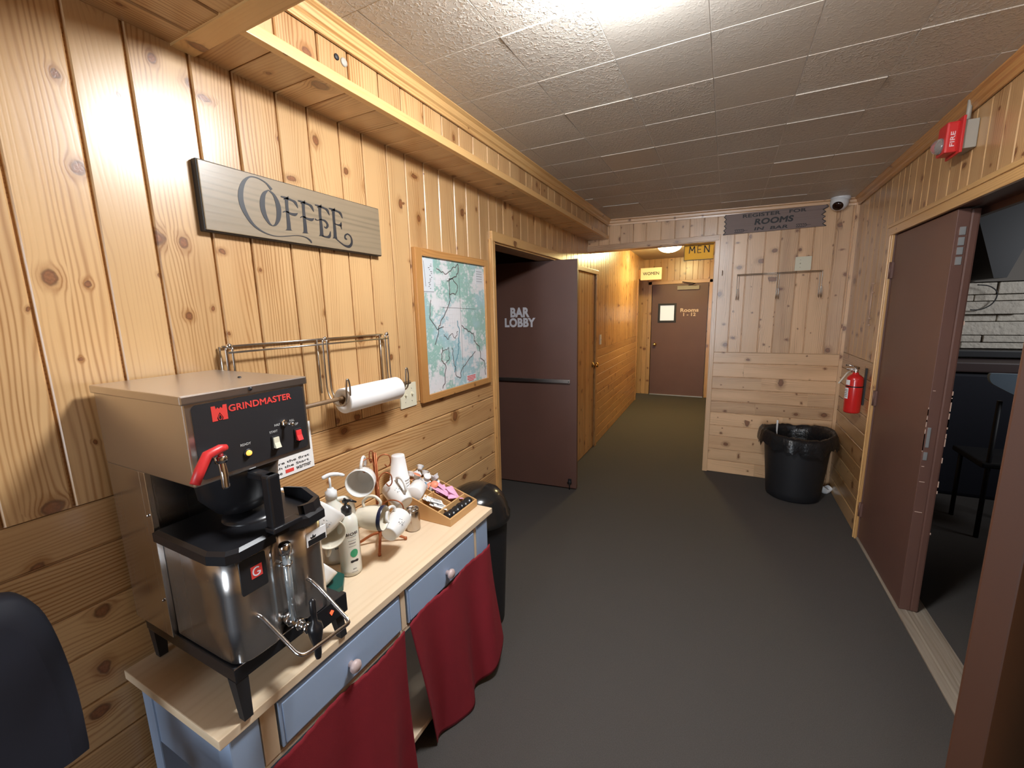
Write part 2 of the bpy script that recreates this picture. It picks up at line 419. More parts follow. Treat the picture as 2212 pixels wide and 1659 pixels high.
# planks laid side by side: breaks along U, boards run along W between v0 and v1
def planks(mb, O, U, W, N, breaks, v0, v1, mi=0, be=.0035, gp=.0045, de=.012, butt=None):
    O, U, W, N = V(O), V(U).normalized(), V(W).normalized(), V(N).normalized()
    def P_(u, v, d): return O+U*u+W*v-N*d
    for a, b in zip(breaks[:-1], breaks[1:]):
        segs = [(v0, v1)]
        if butt and random.random() < butt:
            c = v0+(v1-v0)*random.uniform(.2, .8); segs = [(v0, c-.0008), (c+.0008, v1)]
        for s0, s1 in segs:
            bd = (random.random(), random.random(), random.random(), 1)
            a2, b2 = a+gp/2, b-gp/2
            for (ua, da, ub, db) in ((a2, de, a2, be), (a2, be, a2+be, 0), (a2+be, 0, b2-be, 0), (b2-be, 0, b2, be), (b2, be, b2, de)):
                q = [P_(ua, s0, da), P_(ub, s0, db), P_(ub, s1, db), P_(ua, s1, da)]
                x0, x1 = (ua-a), (ub-a)
                mb.face(q, [(x0, s0), (x1+.0001, s0), (x1+.0001, s1), (x0, s1)], bd, mi)
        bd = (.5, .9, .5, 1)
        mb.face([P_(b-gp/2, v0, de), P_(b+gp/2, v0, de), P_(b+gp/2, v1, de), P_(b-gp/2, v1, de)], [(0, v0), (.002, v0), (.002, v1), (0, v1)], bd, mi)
def brk(a, b, step=.12, jit=.018):
    r = [a]
    while r[-1] < b-step*.7: r.append(r[-1]+step+random.uniform(-jit, jit))
    r[-1] = b if b-r[-1] < step*.5 else r[-1]
    if r[-1] < b: r.append(b)
    return r

# ================================================================== THE SETTING
XL, XR, YE, ZC = -1.32, .894, 4.39, 2.47
X_, Y_, Z_ = V((1, 0, 0)), V((0, 1, 0)), V((0, 0, 1))
def zceil(x, y):
    f = max(0, min(1, (y-1.5)/2.9)); u = max(0, min(1, (x+1.1)/2.0))
    return ZC + f*((1-u)*.012 + u*(-.042))

mb = MB(); mb.box((-4.2, -2.45, -.08), (4.5, 9.2, 0)); struct(mb.build('floor', M['carpet']))

# ceiling of embossed square tiles, each a little out of level
mb = MB()
mb.box((-4.2, -2.45, 2.56), (4.5, 9.2, 2.62))
gx = [-1.32+.0]+[-1.005+.3045*k for k in range(7)]; gx = [-1.32, -1.005, -.70, -.40, -.095, .205, .505, .81, .90]
gy = [-2.2]+[-2.01+.3048*k for k in range(21)]+[YE]
for i in range(len(gx)-1):
    for j in range(len(gy)-1):
        x0, x1, y0, y1 = gx[i], gx[i+1], gy[j], gy[j+1]; g = .0019
        if i == 7 or y1-y0 < .12: pass
        smooth_tile = random.random() < (.9 if (-.5 < x0 < .25 and 1.3 < y0 < 1.7) else .12)
        bd = (.12 if smooth_tile else random.uniform(.75, 1), random.random(), 0, 1)
        sag = random.uniform(0, .0012); lip = random.uniform(.0, .0016) if random.random() < .8 else .0035
        if -.8 < x0 < .3 and 2.3 < y0 < 2.8: lip += .0015
        n = 6; rows = []
        for a in range(n+1):
            row = []
            for b in range(n+1):
                u, v_ = b/n, a/n; x = x0+g+(x1-x0-2*g)*u; y = y0+g+(y1-y0-2*g)*v_
                z = zceil(x, y) - sag*16*u*(1-u)*v_*(1-v_) - lip*((1-v_)**3)*(1 if i % 2 else .75)
                row.append((x, y, z))
            rows.append(row)
        vv = mb.grid(rows, bd=bd)
        mb.grid([[(x0+(x1-x0)*b/n, y0+(y1-y0)*a/n, zceil(x0+(x1-x0)*b/n, y0+(y1-y0)*a/n)+.0014) for b in range(n+1)] for a in range(n+1)], mi=1)  # paler backing in the gaps paints tile edges as lamplit
        edge = vv[0]+[r[-1] for r in vv[1:]]+list(reversed(vv[-1]))[1:]+[r[0] for r in reversed(vv[1:-1])]
        for k in range(len(edge)):
            a_, b_ = edge[k].co, edge[(k+1) % len(edge)].co; u_ = V((0, 0, .010))
            mb.face([a_, b_, b_+u_, a_+u_], bd=bd)
# corridor ceiling
mb.box((-1.6, YE+.1, 2.475), (0.1, 8.3, 2.53), bd=(.8, .5, 0, 1))
struct(mb.build('ceiling', [M['ceiling'], mat('ceiling_seam_lit_edge', (.80, .76, .70), .6)], weld=False))

# ---- left wall with the wide doorway
gl = [-2.2, -2.08, -1.95, -1.83, -1.70, -1.58, -1.45, -1.33, -1.20, -1.08, -.96, -.83, -.71, -.58, -.46, -.34, -.22, -.09, .02, .13, .24, .35, .484, .593, .732, .843, .978, 1.092, 1.224, 1.337, 1.47, 1.586, 1.715, 1.833, 1.968, 2.083, 2.218, 2.33]
gl2 = [2.33, 2.43, 2.516, 2.649, 2.78, 2.90, 3.03, 3.14, 3.27, 3.39, 3.50]
gl3 = [3.50, 3.62, 3.74, 3.86, 3.93]
gl4 = [3.93, 4.05, 4.17, 4.29, 4.39, 4.50, 4.62, 4.75]
ZR = 1.177
wz = [0, .10, .215, .33, .441, .561, .683, .814, .924, 1.062, ZR]
mb = MB(); O = V((XL, 0, 0))
planks(mb, O, Y_, Z_, X_, gl, ZR+.001, 2.53)
planks(mb, O, Z_, Y_, X_, wz, -2.2, 2.33, butt=.75)
planks(mb, O, Y_, Z_, X_, gl2, 2.03, 2.53)
planks(mb, O, Y_, Z_, X_, gl3, 0, 2.53)
planks(mb, O, Y_, Z_, X_, gl4, 1.99, 2.53)
mb.box((XL-.14, -2.3, 0), (XL-.009, 2.36, 2.6)); mb.box((XL-.14, 2.36, 2.035), (XL-.009, 3.5, 2.6)); mb.box((XL-.14, 3.5, 0), (XL-.009, 3.93, 2.6)); mb.box((XL-.14, 3.93, 1.99), (XL-.009, 4.75, 2.6))
struct(mb.build('wall_left', M['pine']))

# ---- end wall (right of the corridor) with header over the corridor mouth
XE = -.113; T = .13
ge = [XE, .029, .134, .268, .38, .514, .616, .759, .863, XR]
gh = [XL, -1.20, -1.095, -.985, -.86, -.735, -.60, -.475, -.345, -.225, XE]
we = [0, .122, .237, .367, .474, .602, .713, .833, .949, 1.081, 1.185]
mb = MB(); O = V((0, YE, 0)); NY = V((0, -1, 0))
planks(mb, O, X_, Z_, NY, ge, 1.186, 2.5)
planks(mb, O, Z_, X_, NY, we, XE, XR, butt=.6)
planks(mb, O, X_, Z_, NY, gh, 2.21, 2.5)
mb.box((XE, YE+.009, 0), (XR+.2, YE+T, 2.6)); mb.box((XL-.1, YE+.009, 2.21), (XE, YE+T, 2.6))
struct(mb.build('wall_end', M['pine_end']))

# ---- right wall with the double doorway
mb = MB(); O = V((XR, 0, 0)); NX = V((-1, 0, 0))
YJ, YN = 3.45, 1.74
def neg(l): return sorted(-a for a in l)
planks(mb, O, -Y_, Z_, NX, neg(brk(3.50, YE, .115)), 1.21, 2.5)
planks(mb, O, Z_, -Y_, NX, we[:-1]+[1.209], -YE, -3.50)
planks(mb, O, -Y_, Z_, NX, neg(brk(YN-.05, 3.50, .10)), 2.03, 2.5)
planks(mb, O, -Y_, Z_, NX, neg(brk(-2.2, YN-.05, .12)), 1.21, 2.5)
planks(mb, O, Z_, -Y_, NX, we[:-1]+[1.209], -(YN-.05), 2.2, butt=.5)
mb.box((XR+.009, YJ+.04, 0), (XR+.12, YE+.1, 2.6)); mb.box((XR+.009, YN-.04, 2.045), (XR+.12, YJ+.04, 2.6)); mb.box((XR+.009, -2.3, 0), (XR+.12, YN-.04, 2.6))
struct(mb.build('wall_right', M['pine']))

# ---- wall behind the camera, with a window opening added for the fill light
mb = MB(); O = V((0, -2.2, 0)); wx0, wx1, wz0, wz1 = -.92, -.12, .45, 2.20
planks(mb, O, -X_, Z_, Y_, brk(-XR, 1.32, .12), 0, wz0); planks(mb, O, -X_, Z_, Y_, brk(-XR, 1.32, .12), wz1, 2.5)
planks(mb, O, -X_, Z_, Y_, [-XR, -wx1], wz0, wz1); planks(mb, O, -X_, Z_, Y_, brk(-wx0, 1.32, .12), wz0, wz1)
mb.box((-1.4, -2.32, 0), (1.0, -2.209, wz0)); mb.box((-1.4, -2.32, wz1), (1.0, -2.209, 2.6)); mb.box((-1.4, -2.32, wz0), (wx0, -2.209, wz1)); mb.box((wx1, -2.32, wz0), (1.0, -2.209, wz1))
struct(mb.build('wall_back', M['pine']))
mb = MB()
for a, b in (((wx0-.05, wz0-.05), (wx1+.05, wz0+.01)), ((wx0-.05, wz1-.01), (wx1+.05, wz1+.05)), ((wx0-.05, wz0), (wx0+.01, wz1)), ((wx1-.01, wz0), (wx1+.05, wz1)), ((wx0, 1.32), (wx1, 1.36))):
    mb.box((a[0], -2.22, a[1]), (b[0], -2.185, b[1]))
wf = struct(mb.build('added_window_1', M['trim']))  # frame of the window added round the fill light's opening

# ---- corridor walls
ang = math.atan2(-.055, 3.0); CU = V((math.sin(ang), math.cos(ang), 0)).normalized(); CN = V((CU.y, -CU.x, 0))
C0 = V((XL, 4.75, 0))
mb = MB()
planks(mb, C0, CU, Z_, CN, brk(0, 2.75, .10), 1.142, 2.53)
planks(mb, C0, Z_, CU, CN, brk(0, 1.14, .105, .008), 0, 2.75, butt=.4)
planks(mb, C0, CU, Z_, CN, brk(2.75, 3.45, .10), 2.11, 2.53)
rm = Matrix.Translation(C0) @ Matrix.Rotation(-ang, 4, 'Z')
mb.box((-.14, 0, 0), (-.009, 2.75, 2.6), mx=rm); mb.box((-.14, 2.75, 2.11), (-.009, 3.5, 2.6), mx=rm)
struct(mb.build('wall_corridor_left', M['pine_warm']))
mb = MB(); YF = 8.16; O = V((0, YF, 0))
planks(mb, O, X_, Z_, NY, brk(-1.6, 0.0, .10), 2.06, 2.5)
planks(mb, O, X_, Z_, NY, [-2.3, -2.2, -2.1, -2.0, -1.9, -1.8, -1.7, -1.6, -1.5, -1.39, -1.30], 0, 2.06)
planks(mb, O, X_, Z_, NY, [-.23, -.12, 0], 0, 2.06)
mb.box((-2.4, YF+.009, 0), (-1.24, YF+.12, 2.6)); mb.box((-1.24, YF+.009, 2.03), (-.28, YF+.12, 2.6)); mb.box((-.28, YF+.009, 0), (.1, YF+.12, 2.6))
mb.box((-1.3, YF+.10, 0), (-.2, YF+.16, 2.2))  # unseen backing added behind the door to block sky light at its gap
struct(mb.build('wall_corridor_end', M['pine_warm']))
mb = MB(); planks(mb, V((XE, 0, 0)), -Y_, Z_, NX, neg(brk(YE+T, YF, .11)), 0, 2.53); mb.box((XE+.009, YE+T, 0), (XE+.1, YF+.1, 2.6))
struct(mb.build('wall_corridor_right', M['pine_warm']))
# bar lobby behind the left doorway, women's lobby at the end
mb = MB(); mb.box((-3.4, 1.2, 0), (-3.3, 4.7, 2.6)); mb.box((-3.4, 1.1, 0), (-1.46, 1.2, 2.6)); mb.box((-3.4, 4.62, 0), (-1.46, 4.72, 2.6)); mb.box((-3.4, 1.1, 2.47), (-1.46, 4.7, 2.52))
struct(mb.build('wall_bar_lobby', mat('dim_tan_plaster', (.36, .28, .2), .8)))

# ---- boxed soffit along the left wall and across the near end
SX, SZ, SY = -1.1125, 2.301, .745
mb = MB()
planks(mb, V((SX, 0, 0)), Y_, Z_, X_, [SY]+[g for g in (gl+gl2+gl3+gl4) if g > .80 and g < 4.3]+[YE], SZ+.03, 2.53)
planks(mb, V((0, 0, SZ)), Y_, -X_, -Z_, sorted(set([SY]+[g for g in (gl+gl2+gl3+gl4) if .75 < g < 4.39]+[YE])), 1.118, 1.33)
mb.box((XL, SY, SZ+.01), (SX-.009, YE, SZ+.06))
planks(mb, V((0, 0, SZ)), X_, Y_, -Z_, [-1.33, -1.23, -1.10, -.98, -.85, -.73, -.6, -.48, -.35, -.22, -.1, .03, .15, .28, .4, .53, .65, .78, .9], .02, SY-.05)
planks(mb, V((0, SY, 0)), -X_, Z_, Y_, brk(-XR, 1.11, .12), SZ+.03, 2.53)
mb.box((XL, 0, SZ+.01), (XR, SY-.01, SZ+.06)); mb.box((XL, .0, SZ), (XR, .03, 2.5))
struct(mb.build('wall_soffit', M['pine']))
mb = MB()
mb.box((SX-.016, SY, SZ-.002), (SX+.010, YE, SZ+.030), bev=.002); mb.box((XL, SY-.052, SZ-.006), (XR, SY+.004, SZ+.012)); mb.box((SX, SY-.02, SZ-.004), (XR, SY+.010, SZ+.030), bev=.002)
struct(mb.build('trim_1', M['trim']))

# ---- mouldings
def crown(mb, a, b, n, z0=None, z1=None, h=.075):
    a, b = V(a), V(b); prof = [(.004, -h), (.012, -h), (.014, -h*.72), (.022, -h*.62), (.026, -h*.3), (.040, -h*.16), (.042, 0), (0, 0)]
    za, zb = z0 or a.z, z1 or b.z; bd = (random.random(), .5, random.random(), 1); L = (b-a).length
    d = (b-a).normalized()
    A = [V((a.x, a.y, za))+V(n)*p+V((0, 0, q)) for p, q in prof]; B = [V((b.x, b.y, zb))+V(n)*p+V((0, 0, q)) for p, q in prof]
    acc = 0
    for i in range(len(prof)-1):
        w_ = math.hypot(prof[i+1][0]-prof[i][0], prof[i+1][1]-prof[i][1])
        mb.face([A[i], B[i], B[i+1], A[i+1]], [(acc, 0), (acc, L), (acc+w_, L), (acc+w_, 0)], bd); acc += w_
mb = MB(); crown(mb, (SX, SY, 0), (SX, YE, 0), (1, 0, 0), 2.474, 2.486, .062); crown(mb, (SX, SY, 0), (XR, SY, 0), (0, 1, 0), 2.474, 2.474, .062)
struct(mb.build('trim_2', M['trim']))
mb = MB(); crown(mb, (SX, YE, 0), (XR, YE, 0), (0, -1, 0), 2.484, 2.432, .058); struct(mb.build('trim_3', M['pine_end']))
mb = MB(); crown(mb, (XR, YE, 0), (XR, 1.5, 0), (-1, 0, 0), 2.432, 2.474, .062); crown(mb, (XR, 1.5, 0), (XR, SY, 0), (-1, 0, 0), 2.474, 2.474, .062); struct(mb.build('trim_4', M['trim_dark']))
# chair-rail edge strips are part of the planking; corner bead on the end wall
mb = MB(); mb.box((XR-.022, YE-.022, .0), (XR, YE, 2.40)); struct(mb.build('trim_5', M['pine_end']))
# casing round the left doorway
mb = MB(); cw = .016
mb.box((XL, 2.318, 0), (XL+cw, 2.375, 2.04), bev=.003); mb.box((XL, 2.330, 0), (XL+cw+.006, 2.345, 2.04), bev=.003); mb.box((XL-.14, 2.375, 0), (XL+.004, 2.393, 2.03), bev=.002)
mb.box((XL, 2.333, 2.030), (XL+cw+.004, 3.57, 2.090), bev=.004)
mb.box((XL-.14, 2.36, 2.020), (XL+.004, 3.5, 2.034)); mb.box((XL-.14, 3.482, 0), (XL+.004, 3.50, 2.03)); mb.box((XL, 3.49, 0), (XL+cw, 3.56, 2.03), bev=.003)
struct(mb.build('trim_6', M['trim']))
# casing of the corridor mouth
mb = MB()
mb.box((XL, YE-.014, 2.195), (XE+.02, YE+.004, 2.245), bev=.003); mb.box((XL, YE-.004, 2.19), (XE, YE+T+.004, 2.208))
mb.box((XE-.012, YE-.012, 0), (XE+.030, YE+.004, 2.245), bev=.003); mb.box((XE-.014, YE, 0), (XE+.001, YE+T, 2.19))
struct(mb.build('trim_7', M['pine_end']))
# casing of the double doorway
mb = MB()
mb.box((XR-.018, YN-.06, 2.012), (XR, 3.505, 2.078), bev=.004); mb.box((XR-.026, YN-.06, 2.058), (XR, 3.51, 2.080), bev=.004)
mb.box((XR-.016, 3.443, 0), (XR, 3.50, 2.012), bev=.003); mb.box((XR-.022, 3.458, 0), (XR, 3.472, 2.012), bev=.003)
mb.box((XR-.016, YN-.08, 0), (XR, YN, 2.012), bev=.003)
struct(mb.build('trim_8', M['trim']))
mb = MB()
mb.box((XR, YN-.03, 2.014), (XR+.16, 3.46, 2.035)); mb.box((XR+.115, YN, 1.985), (XR+.14, 3.45, 2.016)); mb.box((XR+.0, 3.447, 0), (XR+.16, 3.465, 2.02)); mb.box((XR, YN-.03, 0), (XR+.16, YN-.002, 2.02))
struct(mb.build('trim_9', M['brown']))
mb = MB(); mb.box((XR-.006, YN-.02, 0), (XR+.135, 3.452, .012), bev=.004, long=1)
for k in range(3): mb.box((XR+.03+.034*k, YN-.02, .011), (XR+.038+.034*k, 3.45, .014), long=1)
struct(mb.build('trim_10', M['threshold']))
# casing of the pine door and the far door
mb = MB()
mb.box((XL, 3.87, 1.985), (XL+.02, 4.76, 2.03), bev=.003); mb.box((XL, 4.69, 0), (XL+.016, 4.75, 1.99), bev=.003); mb.box((XL, 3.87, 0), (XL+.016, 3.93, 1.99), bev=.003)
struct(mb.build('trim_11', M['pine_warm']))
mb = MB()
mb.box((-1.30, YF-.016, 0), (-1.236, YF, 2.08), bev=.003); mb.box((-.285, YF-.016, 0), (-.22, YF, 2.08), bev=.003); mb.box((-1.30, YF-.016, 2.025), (-.22, YF, 2.085), bev=.003)
struct(mb.build('trim_12', M['pine_warm']))
mb = MB(); mb.box((-.02, 2.74, 0), (.012, 2.80, 2.1), mx=rm, bev=.003); struct(mb.build('trim_13', M['pine_warm']))
mb = MB(); mb.box((-1.22, YF-.03, 0), (-.3, YF+.01, .012)); struct(mb.build('trim_14', M['metal_edge']))

# ---- doors
# bar lobby leaf, standing open across its doorway
hp = V((-1.117, 3.4285, 0)); LD = V((-.99606, -.08864, 0)); LN = V((LD.y, -LD.x, 0))
if LN.y > 0: LN = -LN
LM = Matrix((LD, -LN, Z_)).transposed().to_4x4(); LM.translation = hp     # local: x along leaf, y into it, z up
def leafbox(mb, a, b, **k): mb.box(a, b, mx=LM, **k)
d1 = empty('door_1', hp, 'brown bar and lobby door standing open in the left doorway', 'door'); d1['kind'] = 'structure'
del d1['category']
mb = MB(); leafbox(mb, (0, 0, .012), (.91, .044, 2.018), bev=.002); mb.build('door_leaf', M['brown'], d1)
mb = MB(); leafbox(mb, (.055, -.030, .978), (.85, -.018, 1.010), bev=.003); leafbox(mb, (.06, -.02, .982), (.09, 0, 1.006)); leafbox(mb, (.80, -.02, .982), (.83, 0, 1.006))
push = mb.build('push_bar', M['steel'], d1); push['label'] = 'long silver push bar'
mb = MB(); leafbox(mb, (.062, -.033, .988), (.070, -.029, .996)); mb.build('screw', M['blackm'], push)
mb = MB(); leafbox(mb, (.045, -.012, .05), (.075, 0, .10), bev=.002); mb.tube([LM @ V((.06, -.014, .09)), LM @ V((.06, -.014, .004))], .005); mb.tube([LM @ V((.04, -.014, .075)), LM @ V((.08, -.02, .07))], .004)
mb.build('foot_bolt', M['blackm'], d1)
U_ = -LD
text('lettering', 'BAR', hp+LD*.513+LN*.001+V((0, 0, 1.592)), U_, Z_, M['whiteink'], d1, width=.180, height=.086, bold=.06)
text('lettering', 'LOBBY', hp+LD*.514+LN*.001+V((0, 0, 1.503)), U_, Z_, M['whiteink'], d1, width=.290, height=.082, bold=.06)
# corridor pine door
d2 = empty('door_2', (XL, 3.93, 0), 'pine boarded door in the corridor wall', 'door'); d2['kind'] = 'structure'; del d2['category']
mb = MB(); planks(mb, V((XL-.004, 0, 0)), Y_, Z_, X_, [3.94, 4.03, 4.12, 4.21, 4.30, 4.40, 4.49, 4.58, 4.685], .01, 1.985); mb.box((XL-.05, 3.94, .01), (XL-.014, 4.685, 1.985)); mb.build('door_leaf', M['pine_warm'], d2)
def knob(par, loc, axis, m, r=.026):
    mb = MB(); mx = Matrix.Translation(V(loc)) @ rot_to(axis).to_4x4()
    mb.lathe([(.0, 0), (.030, 0), (.030, .004), (.012, .008), (.011, .03), (r*.8, .036), (r, .048), (r*.85, .060), (r*.4, .066), (0, .067)], 24, mx); return mb.build('door_knob', m, par)
knob(d2, (XL, 4.625, .985), (1, 0, 0), M['brass'], .028)
# far door
d3 = empty('door_3', (-1.22, YF, 0), 'dark brown door at the end of the corridor', 'door'); d3['kind'] = 'structure'; del d3['category']
mb = MB(); yf = YF-.005
xa, xb, za, zb = -1.085, -.835, 1.375, 1.655
for a, b in (((-1.225, .012), (xa, 2.02)), ((xb, .012), (-.298, 2.02)), ((xa, .012), (xb, za)), ((xa, zb), (xb, 2.02))): mb.box((a[0], yf-.0, a[1]), (b[0], yf+.044, b[1]))
mb.build('door_leaf', M['brown'], d3)
mb = MB()
for a, b in (((xa-.03, za-.03), (xb+.03, za+.005)), ((xa-.03, zb-.005), (xb+.03, zb+.03)), ((xa-.03, za), (xa+.005, zb)), ((xb-.005, za), (xb+.03, zb))): mb.box((a[0], yf-.014, a[1]), (b[0], yf+.004, b[1]), bev=.002)
wfr = mb.build('window_frame', M['blackm'], d3)
mb = MB(); mb.box((xa, yf+.01, za), (xb, yf+.016, zb)); mb.build('pane', M['doorglass'], wfr)
knob(d3, (-1.155, yf, .945), (0, -1, 0), M['brass'], .03)
mb = MB(); mb.box((-.80, yf-.045, 1.915), (-.44, yf, 1.985), bev=.006); cl = mb.build('door_closer', M['grey'], d3)
mb = MB(); mb.tube([(-.62, yf-.02, 1.985), (-.50, yf-.15, 2.01), (-.72, yf-.03, 2.05)], .008); mb.build('closer_arm', M['blackm'], cl)
text('lettering', 'Rooms', (-.587, yf-.001, 1.560), X_, Z_, M['creamink'], d3, width=.30, height=.068, bold=.04)
text('lettering', '1 - 12', (-.583, yf-.001, 1.484), X_, Z_, M['creamink'], d3, width=.205, height=.060, bold=.04)
# double door: far leaf closed
d4 = empty('door_4', (XR, 3.44, 0), 'closed brown leaf of the double door', 'door'); d4['kind'] = 'structure'; del d4['category']
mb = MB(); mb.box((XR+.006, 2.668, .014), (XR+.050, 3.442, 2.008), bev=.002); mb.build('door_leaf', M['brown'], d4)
mb = MB(); mb.box((XR+.050, 2.664, .014), (XR+.082, 2.75, 2.005), bev=.007); mb.build('meeting_strip', M['brown'], d4)
for z in (1.80, .995, .22):
    mb = MB(); mb.box((XR-.006, 3.425, z-.048), (XR+.008, 3.455, z+.048)); mb.tube([(XR-.006, 3.442, z-.05), (XR-.006, 3.442, z+.05)], .007); mb.build('hinge', M['brown'], d4)
mb = MB()
for a, b in ((1.93, 1.895), (1.885, 1.85), (1.842, 1.81), (1.80, 1.765)): mb.box((XR+.02, 2.6645, b), (XR+.040, 2.669, a))
mb.build('flush_bolt', M['metal_edge'], d4)
mb = MB(); mb.box((XR+.014, 2.6650, .90), (XR+.026, 2.669, 1.00)); mb.box((XR+.012, 2.6645, .835), (XR+.026, 2.669, .875)); mb.build('latch_plate', M['metal_edge'], d4)
mb = MB()
for k in range(15):
    z = random.choice((random.uniform(.15, 1.5), random.uniform(.75, 1.15))); h = random.uniform(.01, .10)*random.random()+.006; x = XR+.0805
    mb.box((x, 2.663, z), (x+.003, 2.667, z+h))
for k in range(12):
    z = random.uniform(.8, 1.1); mb.box((XR+.005, 2.6665, z), (XR+.0075, 2.6690, z+random.uniform(.01, .06)))  # pale slivers paint the lit stretch of leaf edge, among real chips
for z, w_ in ((.80, .01), (.72, .02), (.56, .028), (1.18, .01)): mb.box((XR+.012, 2.6668, z), (XR+.012+w_, 2.669, z+.003))
mb.build('paint_chips_and_lit_edge', M['chip_and_lit_edge'], d4)
# double door: near leaf open into the hall beside the camera
hx, hy, fx, fy = .900, 1.735, .4225, .958
NL = V((fx-hx, fy-hy, 0)).normalized(); NM = Matrix((NL, V((-NL.y, NL.x, 0)), Z_)).transposed().to_4x4(); NM.translation = (hx, hy, 0)
d5 = empty('door_5', (hx, hy, 0), 'open brown leaf of the double door close to the camera', 'door'); d5['kind'] = 'structure'; del d5['category']
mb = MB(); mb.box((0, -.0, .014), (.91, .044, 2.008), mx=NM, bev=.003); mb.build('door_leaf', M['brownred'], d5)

# ---- dining room beyond the double door
mb = MB(); y5 = 5.0
mb.box((1.02, y5+.05, 0), (4.5, y5+.15, 2.6)); z = 1.20
rows_ = [1.20, 1.255, 1.315, 1.43, 1.49, 1.60, 1.655, 1.755]
for a, b in zip(rows_[:-1], rows_[1:]):
    x = 1.0-random.random()*.2
    while x < 4.4:
        L = random.uniform(.25, .6); d = random.uniform(.0, .05) if (b-a) > .08 else random.uniform(-.01, .02)
        mb.box((x+.004, y5-d, a+.003), (min(x+L, 4.45)-.004, y5+.06, b-.003), bev=.006); x += L
struct(mb.build('wall_dining', M['stone'], weld=False))
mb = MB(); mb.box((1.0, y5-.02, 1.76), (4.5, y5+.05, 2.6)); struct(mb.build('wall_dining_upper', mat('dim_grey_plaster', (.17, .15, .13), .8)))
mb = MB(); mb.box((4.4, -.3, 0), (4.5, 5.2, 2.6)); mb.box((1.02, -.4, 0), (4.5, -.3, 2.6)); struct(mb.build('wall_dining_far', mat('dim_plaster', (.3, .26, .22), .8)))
mb = MB(); mb.prism([(1.55, 2.56), (2.10, 2.56), (1.86, 1.77), (1.79, 1.77)], (0, y5-.45, 0), X_, Z_, NY, -.42); struct(mb.build('trim_15', M['blackm']))
# small fittings of the room: none hidden

# ================================================================== COFFEE TABLE
TZ = .74
tb = empty('coffee_table', (-1.09, .94, 0), 'narrow side table with pale wood top, blue drawers and red curtains below', 'table')
mb = MB(); mb.box((-1.290, .366, .716), (-.883, 1.512, TZ), bev=.002, bd=(.5, .5, .5, 1)); mb.build('table_top', M['table_top'], tb)
for i, (y0, y1) in enumerate(((.388, .452), (1.392, 1.480))):
    for x0, x1 in ((-.945, -.893), (-1.282, -1.235)):
        mb = MB(); mb.box((x0, y0, 0), (x1, y1, .716), bev=.003); mb.build('leg', M['blue'], tb)
mb = MB()
for y0, y1 in ((.456, .492), (.922, .944), (1.376, 1.392)): mb.box((-.94, y0, .568), (-.897, y1, .716), long=2)
mb.box((-.94, .45, .552), (-.899, 1.392, .568), long=1); mb.build('divider', M['table_top'], tb)
mb = MB(); mb.box((-1.28, .392, .53), (-.95, .402, .716)); mb.box((-1.28, 1.462, .53), (-.95, 1.472, .716)); mb.box((-1.285, .40, .10), (-1.275, 1.47, .716)); mb.box((-1.25, .452, .70), (-.90, 1.39, .716)); mb.build('apron', M['blue'], tb)
mb = MB(); mb.box((-1.275, .40, .088), (-.905, 1.47, .108), bev=.002); sh = mb.build('shelf', M['table_top'], tb); sh['label'] = 'pale bottom shelf'
for y0, y1, ky in ((.494, .920, .705), (.946, 1.374, 1.168)):
    mb = MB(); mb.box((-1.2, y0+.004, .575), (-.893, y1-.004, .700), bev=.002)
    mb.box((-.894, y0+.012, .582), (-.8895, y1-.012, .693), bev=.002); dr = mb.build('drawer', M['blue'], tb)
    mb = MB(); mb.lathe([(0, 0), (.009, 0), (.008, .010), (.017, .016), (.0185, .023), (.013, .030), (0, .032)], 20, Matrix.Translation((-.890, ky, .632)) @ rot_to((1, 0, 0)).to_4x4())
    mb.build('knob', mat('pink_beige_knob', (.55, .42, .40), .4), dr)

def curtain(name, label, y0t, y1t, y0b, y1b, zt, zb, flare, phase, folds, corner=None, seed=1):
    rnd = random.Random(seed); mb = MB(); nu, nv = 70, 46; rows = []
    for j in range(nv+1):
        v_ = j/nv; row = []
        for i in range(nu+1):
            u = i/nu
            y = (y0t*(1-u)+y1t*u)*(1-v_)+(y0b*(1-u)+y1b*u)*v_
            x = -.8835 + flare*(v_**1.4)*(.35+.65*u if corner else 1) + (.006+.016*v_)*math.sin(u*folds*6.283+phase+1.1*v_) + .006*v_*math.sin(u*23+4*v_)
            z = zt+(zb-zt)*v_ + .006*math.sin(u*9+phase)*v_ + .004*abs(math.sin(u*40))*(1-v_)*(1 if v_ < .05 else 0)
            if corner: z += corner*v_*max(0, u-.55)**1.5*3
            row.append((x, y, max(.006, z)))
        rows.append(row)
    mb.grid(rows, uvf=lambda a, b: (b/nu, a/nv)); o = mb.build(name, M['red_cloth'])
    so = o.modifiers.new('thick', 'SOLIDIFY'); so.thickness = .003; so.offset = 0
    return tag(o, label, 'curtain', 'red curtains below the drawers')
curtain('red_curtain', 'dark red cloth curtain below the nearer drawer, beside the brewer', .462, .924, .45, .925, .566, .012, .020, .6, 1.6, seed=2)
curtain('red_curtain', 'dark red cloth curtain below the farther drawer, next to the bin', .940, 1.476, 1.035, 1.50, .582, .012, .055, 2.2, 2.1, corner=.12, seed=5)

